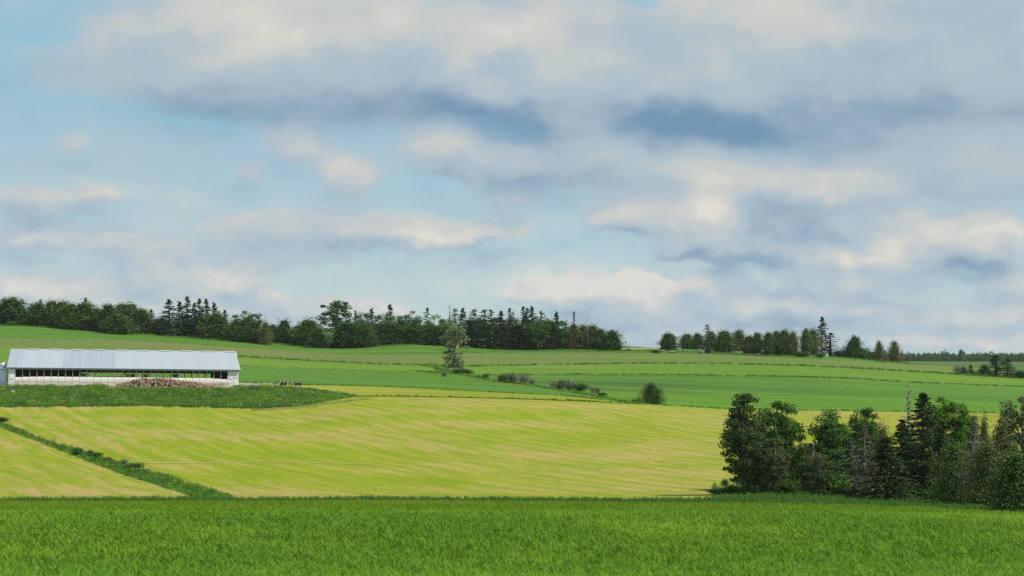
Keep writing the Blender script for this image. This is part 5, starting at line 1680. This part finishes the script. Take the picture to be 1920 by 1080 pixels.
# floor of the copse
pts = region_pts(1335, 2180, lambda u: d_of(u, float(B2(u))), lambda u: d_of(u, 908.0), 1.3, 4)
scatter('undergrowth', 'shaded grass and weeds under the near copse', pts, np.random.default_rng(8).uniform(.15, .5, len(pts)), vg, 4)
# ditch
dw = [weed_clump(260 + i, M['weed'], n=60, r=.8, h=.6, leaf=.2) for i in range(4)] + [weed_clump(264 + i, M['weed_dark'], n=60, r=.8, h=.75, leaf=.2) for i in range(3)] + [weed_clump(268, M['weed'], n=50, r=.8, h=.6, leaf=.2, flower=M['yellow_flower'], nf=4, fl=.12)] + [blade_clump(270 + i, M['verge'], blades=22, h=.8, w=.04, spread=.4, curl=.35, seg=2) for i in range(3)]
pts = region_pts(-60, 442, lambda u: min(d_of(u, float(DIB(u))), d_of(u, float(DIT(u))) - .3), lambda u: d_of(u, float(DIT(u))), 1.7, 5)
scatter('ditch_weeds', 'thick green weeds filling the slanting ditch', pts, np.random.default_rng(9).uniform(.3, 1.0, len(pts)) ** 1.3, dw, 5)
# bank
bk = [weed_clump(280 + i, M['weed'], n=90, r=1.0, h=.7, leaf=.2) for i in range(6)] + [weed_clump(286 + i, M['weed_dark'], n=90, r=1.0, h=.75, leaf=.2) for i in range(3)] + [weed_clump(290, M['weed'], n=70, r=1.0, h=.7, leaf=.2, flower=M['white_flower'], nf=3, fl=.14), weed_clump(291, M['weed_pale'], n=30, r=.7, h=.7, leaf=.26)]
bkp = [0, 1, 2, 3, 4]
pts = region_pts(-260, 664, lambda u: d_of(u, float(B4(u))), lambda u: d_of(u, float(BT(u))) - .5, 1.5, 6)
uu = 960 + pts[:, 0] / pts[:, 1] * F
pts = pts[~((uu > 212) & (uu < 440) & (pts[:, 1] > 526.0))]
scatter('bank_weeds', 'rank green weeds with white flowers on the bank below the barn', pts, np.random.default_rng(10).uniform(.5, 1.25, len(pts)), bk, 6)
pts = line_pts(ln((-260, 763.5), (0, 764), (240, 761.5), (400, 764), (490, 767)), -260, 490, .9, 3.0, 7)
scatter('bank_grass', 'dark grass fringe at the foot of the bank', pts, np.random.default_rng(11).uniform(.5, 1.0, len(pts)), [blade_clump(295 + i, M['verge'], blades=16, h=1.0, w=.06, spread=.4, curl=.3, seg=2) for i in range(3)], 7)
# weedy boundary lines between the fields
hl = [weed_clump(300 + i, M['weed_dark'], n=36, r=1.1, h=1.0, leaf=.42) for i in range(4)] + [weed_clump(305, M['weed_dark'], n=34, r=1.0, h=1.0, leaf=.4, flower=M['white_flower'], nf=2, fl=.2)]
hy = [weed_clump(310 + i, M['weed'], n=36, r=1.0, h=.8, leaf=.4) for i in range(2)] + [weed_clump(313, M['weed'], n=30, r=1.0, h=.7, leaf=.4, flower=M['yellow_flower'], nf=3, fl=.16), weed_clump(314, M['weed_dark'], n=36, r=1.0, h=.8, leaf=.4)]
for i, (fn, u0, u1, half, per, sc, tm, lab) in enumerate([
    (L2, 440, 880, .9, 2.2, 1.0, hl, 'weedy line between olive stubble and lime strip, left of the poplar'),
    (L2, 880, 2000, .9, 2.2, 1.0, hl, 'weedy line between olive stubble and lime strip, right of the poplar'),
    (L1, 440, 815, .8, 1.2, .6, hl, 'thin grass line under the left lime strip'),
    (LR, 900, 2000, .9, 2.4, .85, hl, 'dark grass line under the right lime strip'),
    (L3, -100, 470, .5, 1.4, .5, hl, 'thin dark line above the olive stubble over the barn'),
    (L3, 640, 1200, .5, .9, .45, hl, 'thin dark line above the olive stubble by the poplar'),
    (LM, 1280, 2000, .6, .8, .5, hl, 'thin broken grass line across the right green field'),
    (B5, 455, 1130, .6, 2.4, .6, hl, 'grass line between hay strip and dark green field'),
    (B4S, 690, 1180, .6, 2.6, .6, hl, 'grass line between the two hay fields'),
    (ln((1190, 757), (1370, 767), (1500, 769), (1920, 775), (2100, 778)), 1190, 2000, .8, 2.0, .65, hl, 'grass line between hay field and right green field'),
    (DIA, 800, 1215, 2.2, 4.5, .85, hy, 'strip of weeds with yellow flowers slanting down from the poplar'),
    (ln((790, 684), (860, 700), (900, 708)), 790, 905, 2.5, 4.0, .9, hy, 'weeds round the foot of the poplar'),
    (ln((0, 611), (100, 614), (240, 625), (400, 637), (460, 642), (560, 648), (640, 652), (700, 650), (800, 646), (900, 650), (1000, 655), (1150, 658), (1240, 658), (1340, 662), (1440, 667), (1560, 670), (1690, 681)), -50, 1700, 1.2, 2.6, 1.1, hy, 'weeds along the foot of the ridge trees'),
    (ln((1790, 702), (1920, 710), (2000, 713)), 1790, 2000, 1.2, 3.0, 1.1, hl, 'weeds at the foot of the far field trees'),
    (ln((470, 770), (560, 764), (640, 753), (690, 746)), 480, 690, 1.0, 1.6, .35, hy, 'tufts along the wheel track'),
]):
    pts = line_pts(fn, u0, u1, half, per * 1.6, 20 + i)
    scatter('hedge_weeds', lab, pts, np.random.default_rng(40 + i).uniform(.45, 1.15, len(pts)) * sc * .72, tm, 60 + i)
# far wood on the right horizon
fw = [PROTO[k_][1][v_][0] for k_, v_ in (('broad', 0), ('broad', 1), ('broad', 2), ('cedar', 0), ('cedar', 2), ('spruce', 0))]
fr = np.random.default_rng(77)
n = 1100
u = fr.uniform(1555, 2500, n); D = fr.uniform(2550, 2950, n)
pts = np.stack([xw(u, D), D, gz(u, D) - 1.6], 1)
sc = fr.uniform(8.5, 12.5, n) * np.where(fr.random(n) < .04, 1.35, 1.0)
pts = np.concatenate([pts, [[*[float(q) for q in P2(1801, D=2560.0)][:3]], [*[float(q) for q in P2(1806, D=2600.0)][:3]], [*[float(q) for q in P2(1858, D=2560.0)][:3]]]])
sc = np.concatenate([sc, [14.0, 12.0, 12.5]])
fo_ = scatter('far_wood', 'low wood along the right horizon', pts, sc * 1.0, fw, 8, tilt=0.03)

# ------------------------------------------------------------------ thin summer haze over the whole country
hz = MB().box(-30000, 30000, -6500, 12500, CZ - 60, CZ + 46).mesh('haze', [])
hm = bpy.data.materials.new('haze')
hm.use_nodes = True
hm.node_tree.nodes.clear()
hk = NT(hm.node_tree)
pv = hk.n('ShaderNodeVolumePrincipled')
pv.inputs['Color'].default_value = (0.86, 0.93, 1.0, 1.0)
pv.inputs['Density'].default_value = 0.00003
pv.inputs['Anisotropy'].default_value = 0.2
ho = hk.n('ShaderNodeOutputMaterial')
hm.node_tree.links.new(pv.outputs[0], ho.inputs['Volume'])
hz.materials.append(hm)
tag(link('haze', hz), 'thin pale haze lying over the fields', kind='stuff')
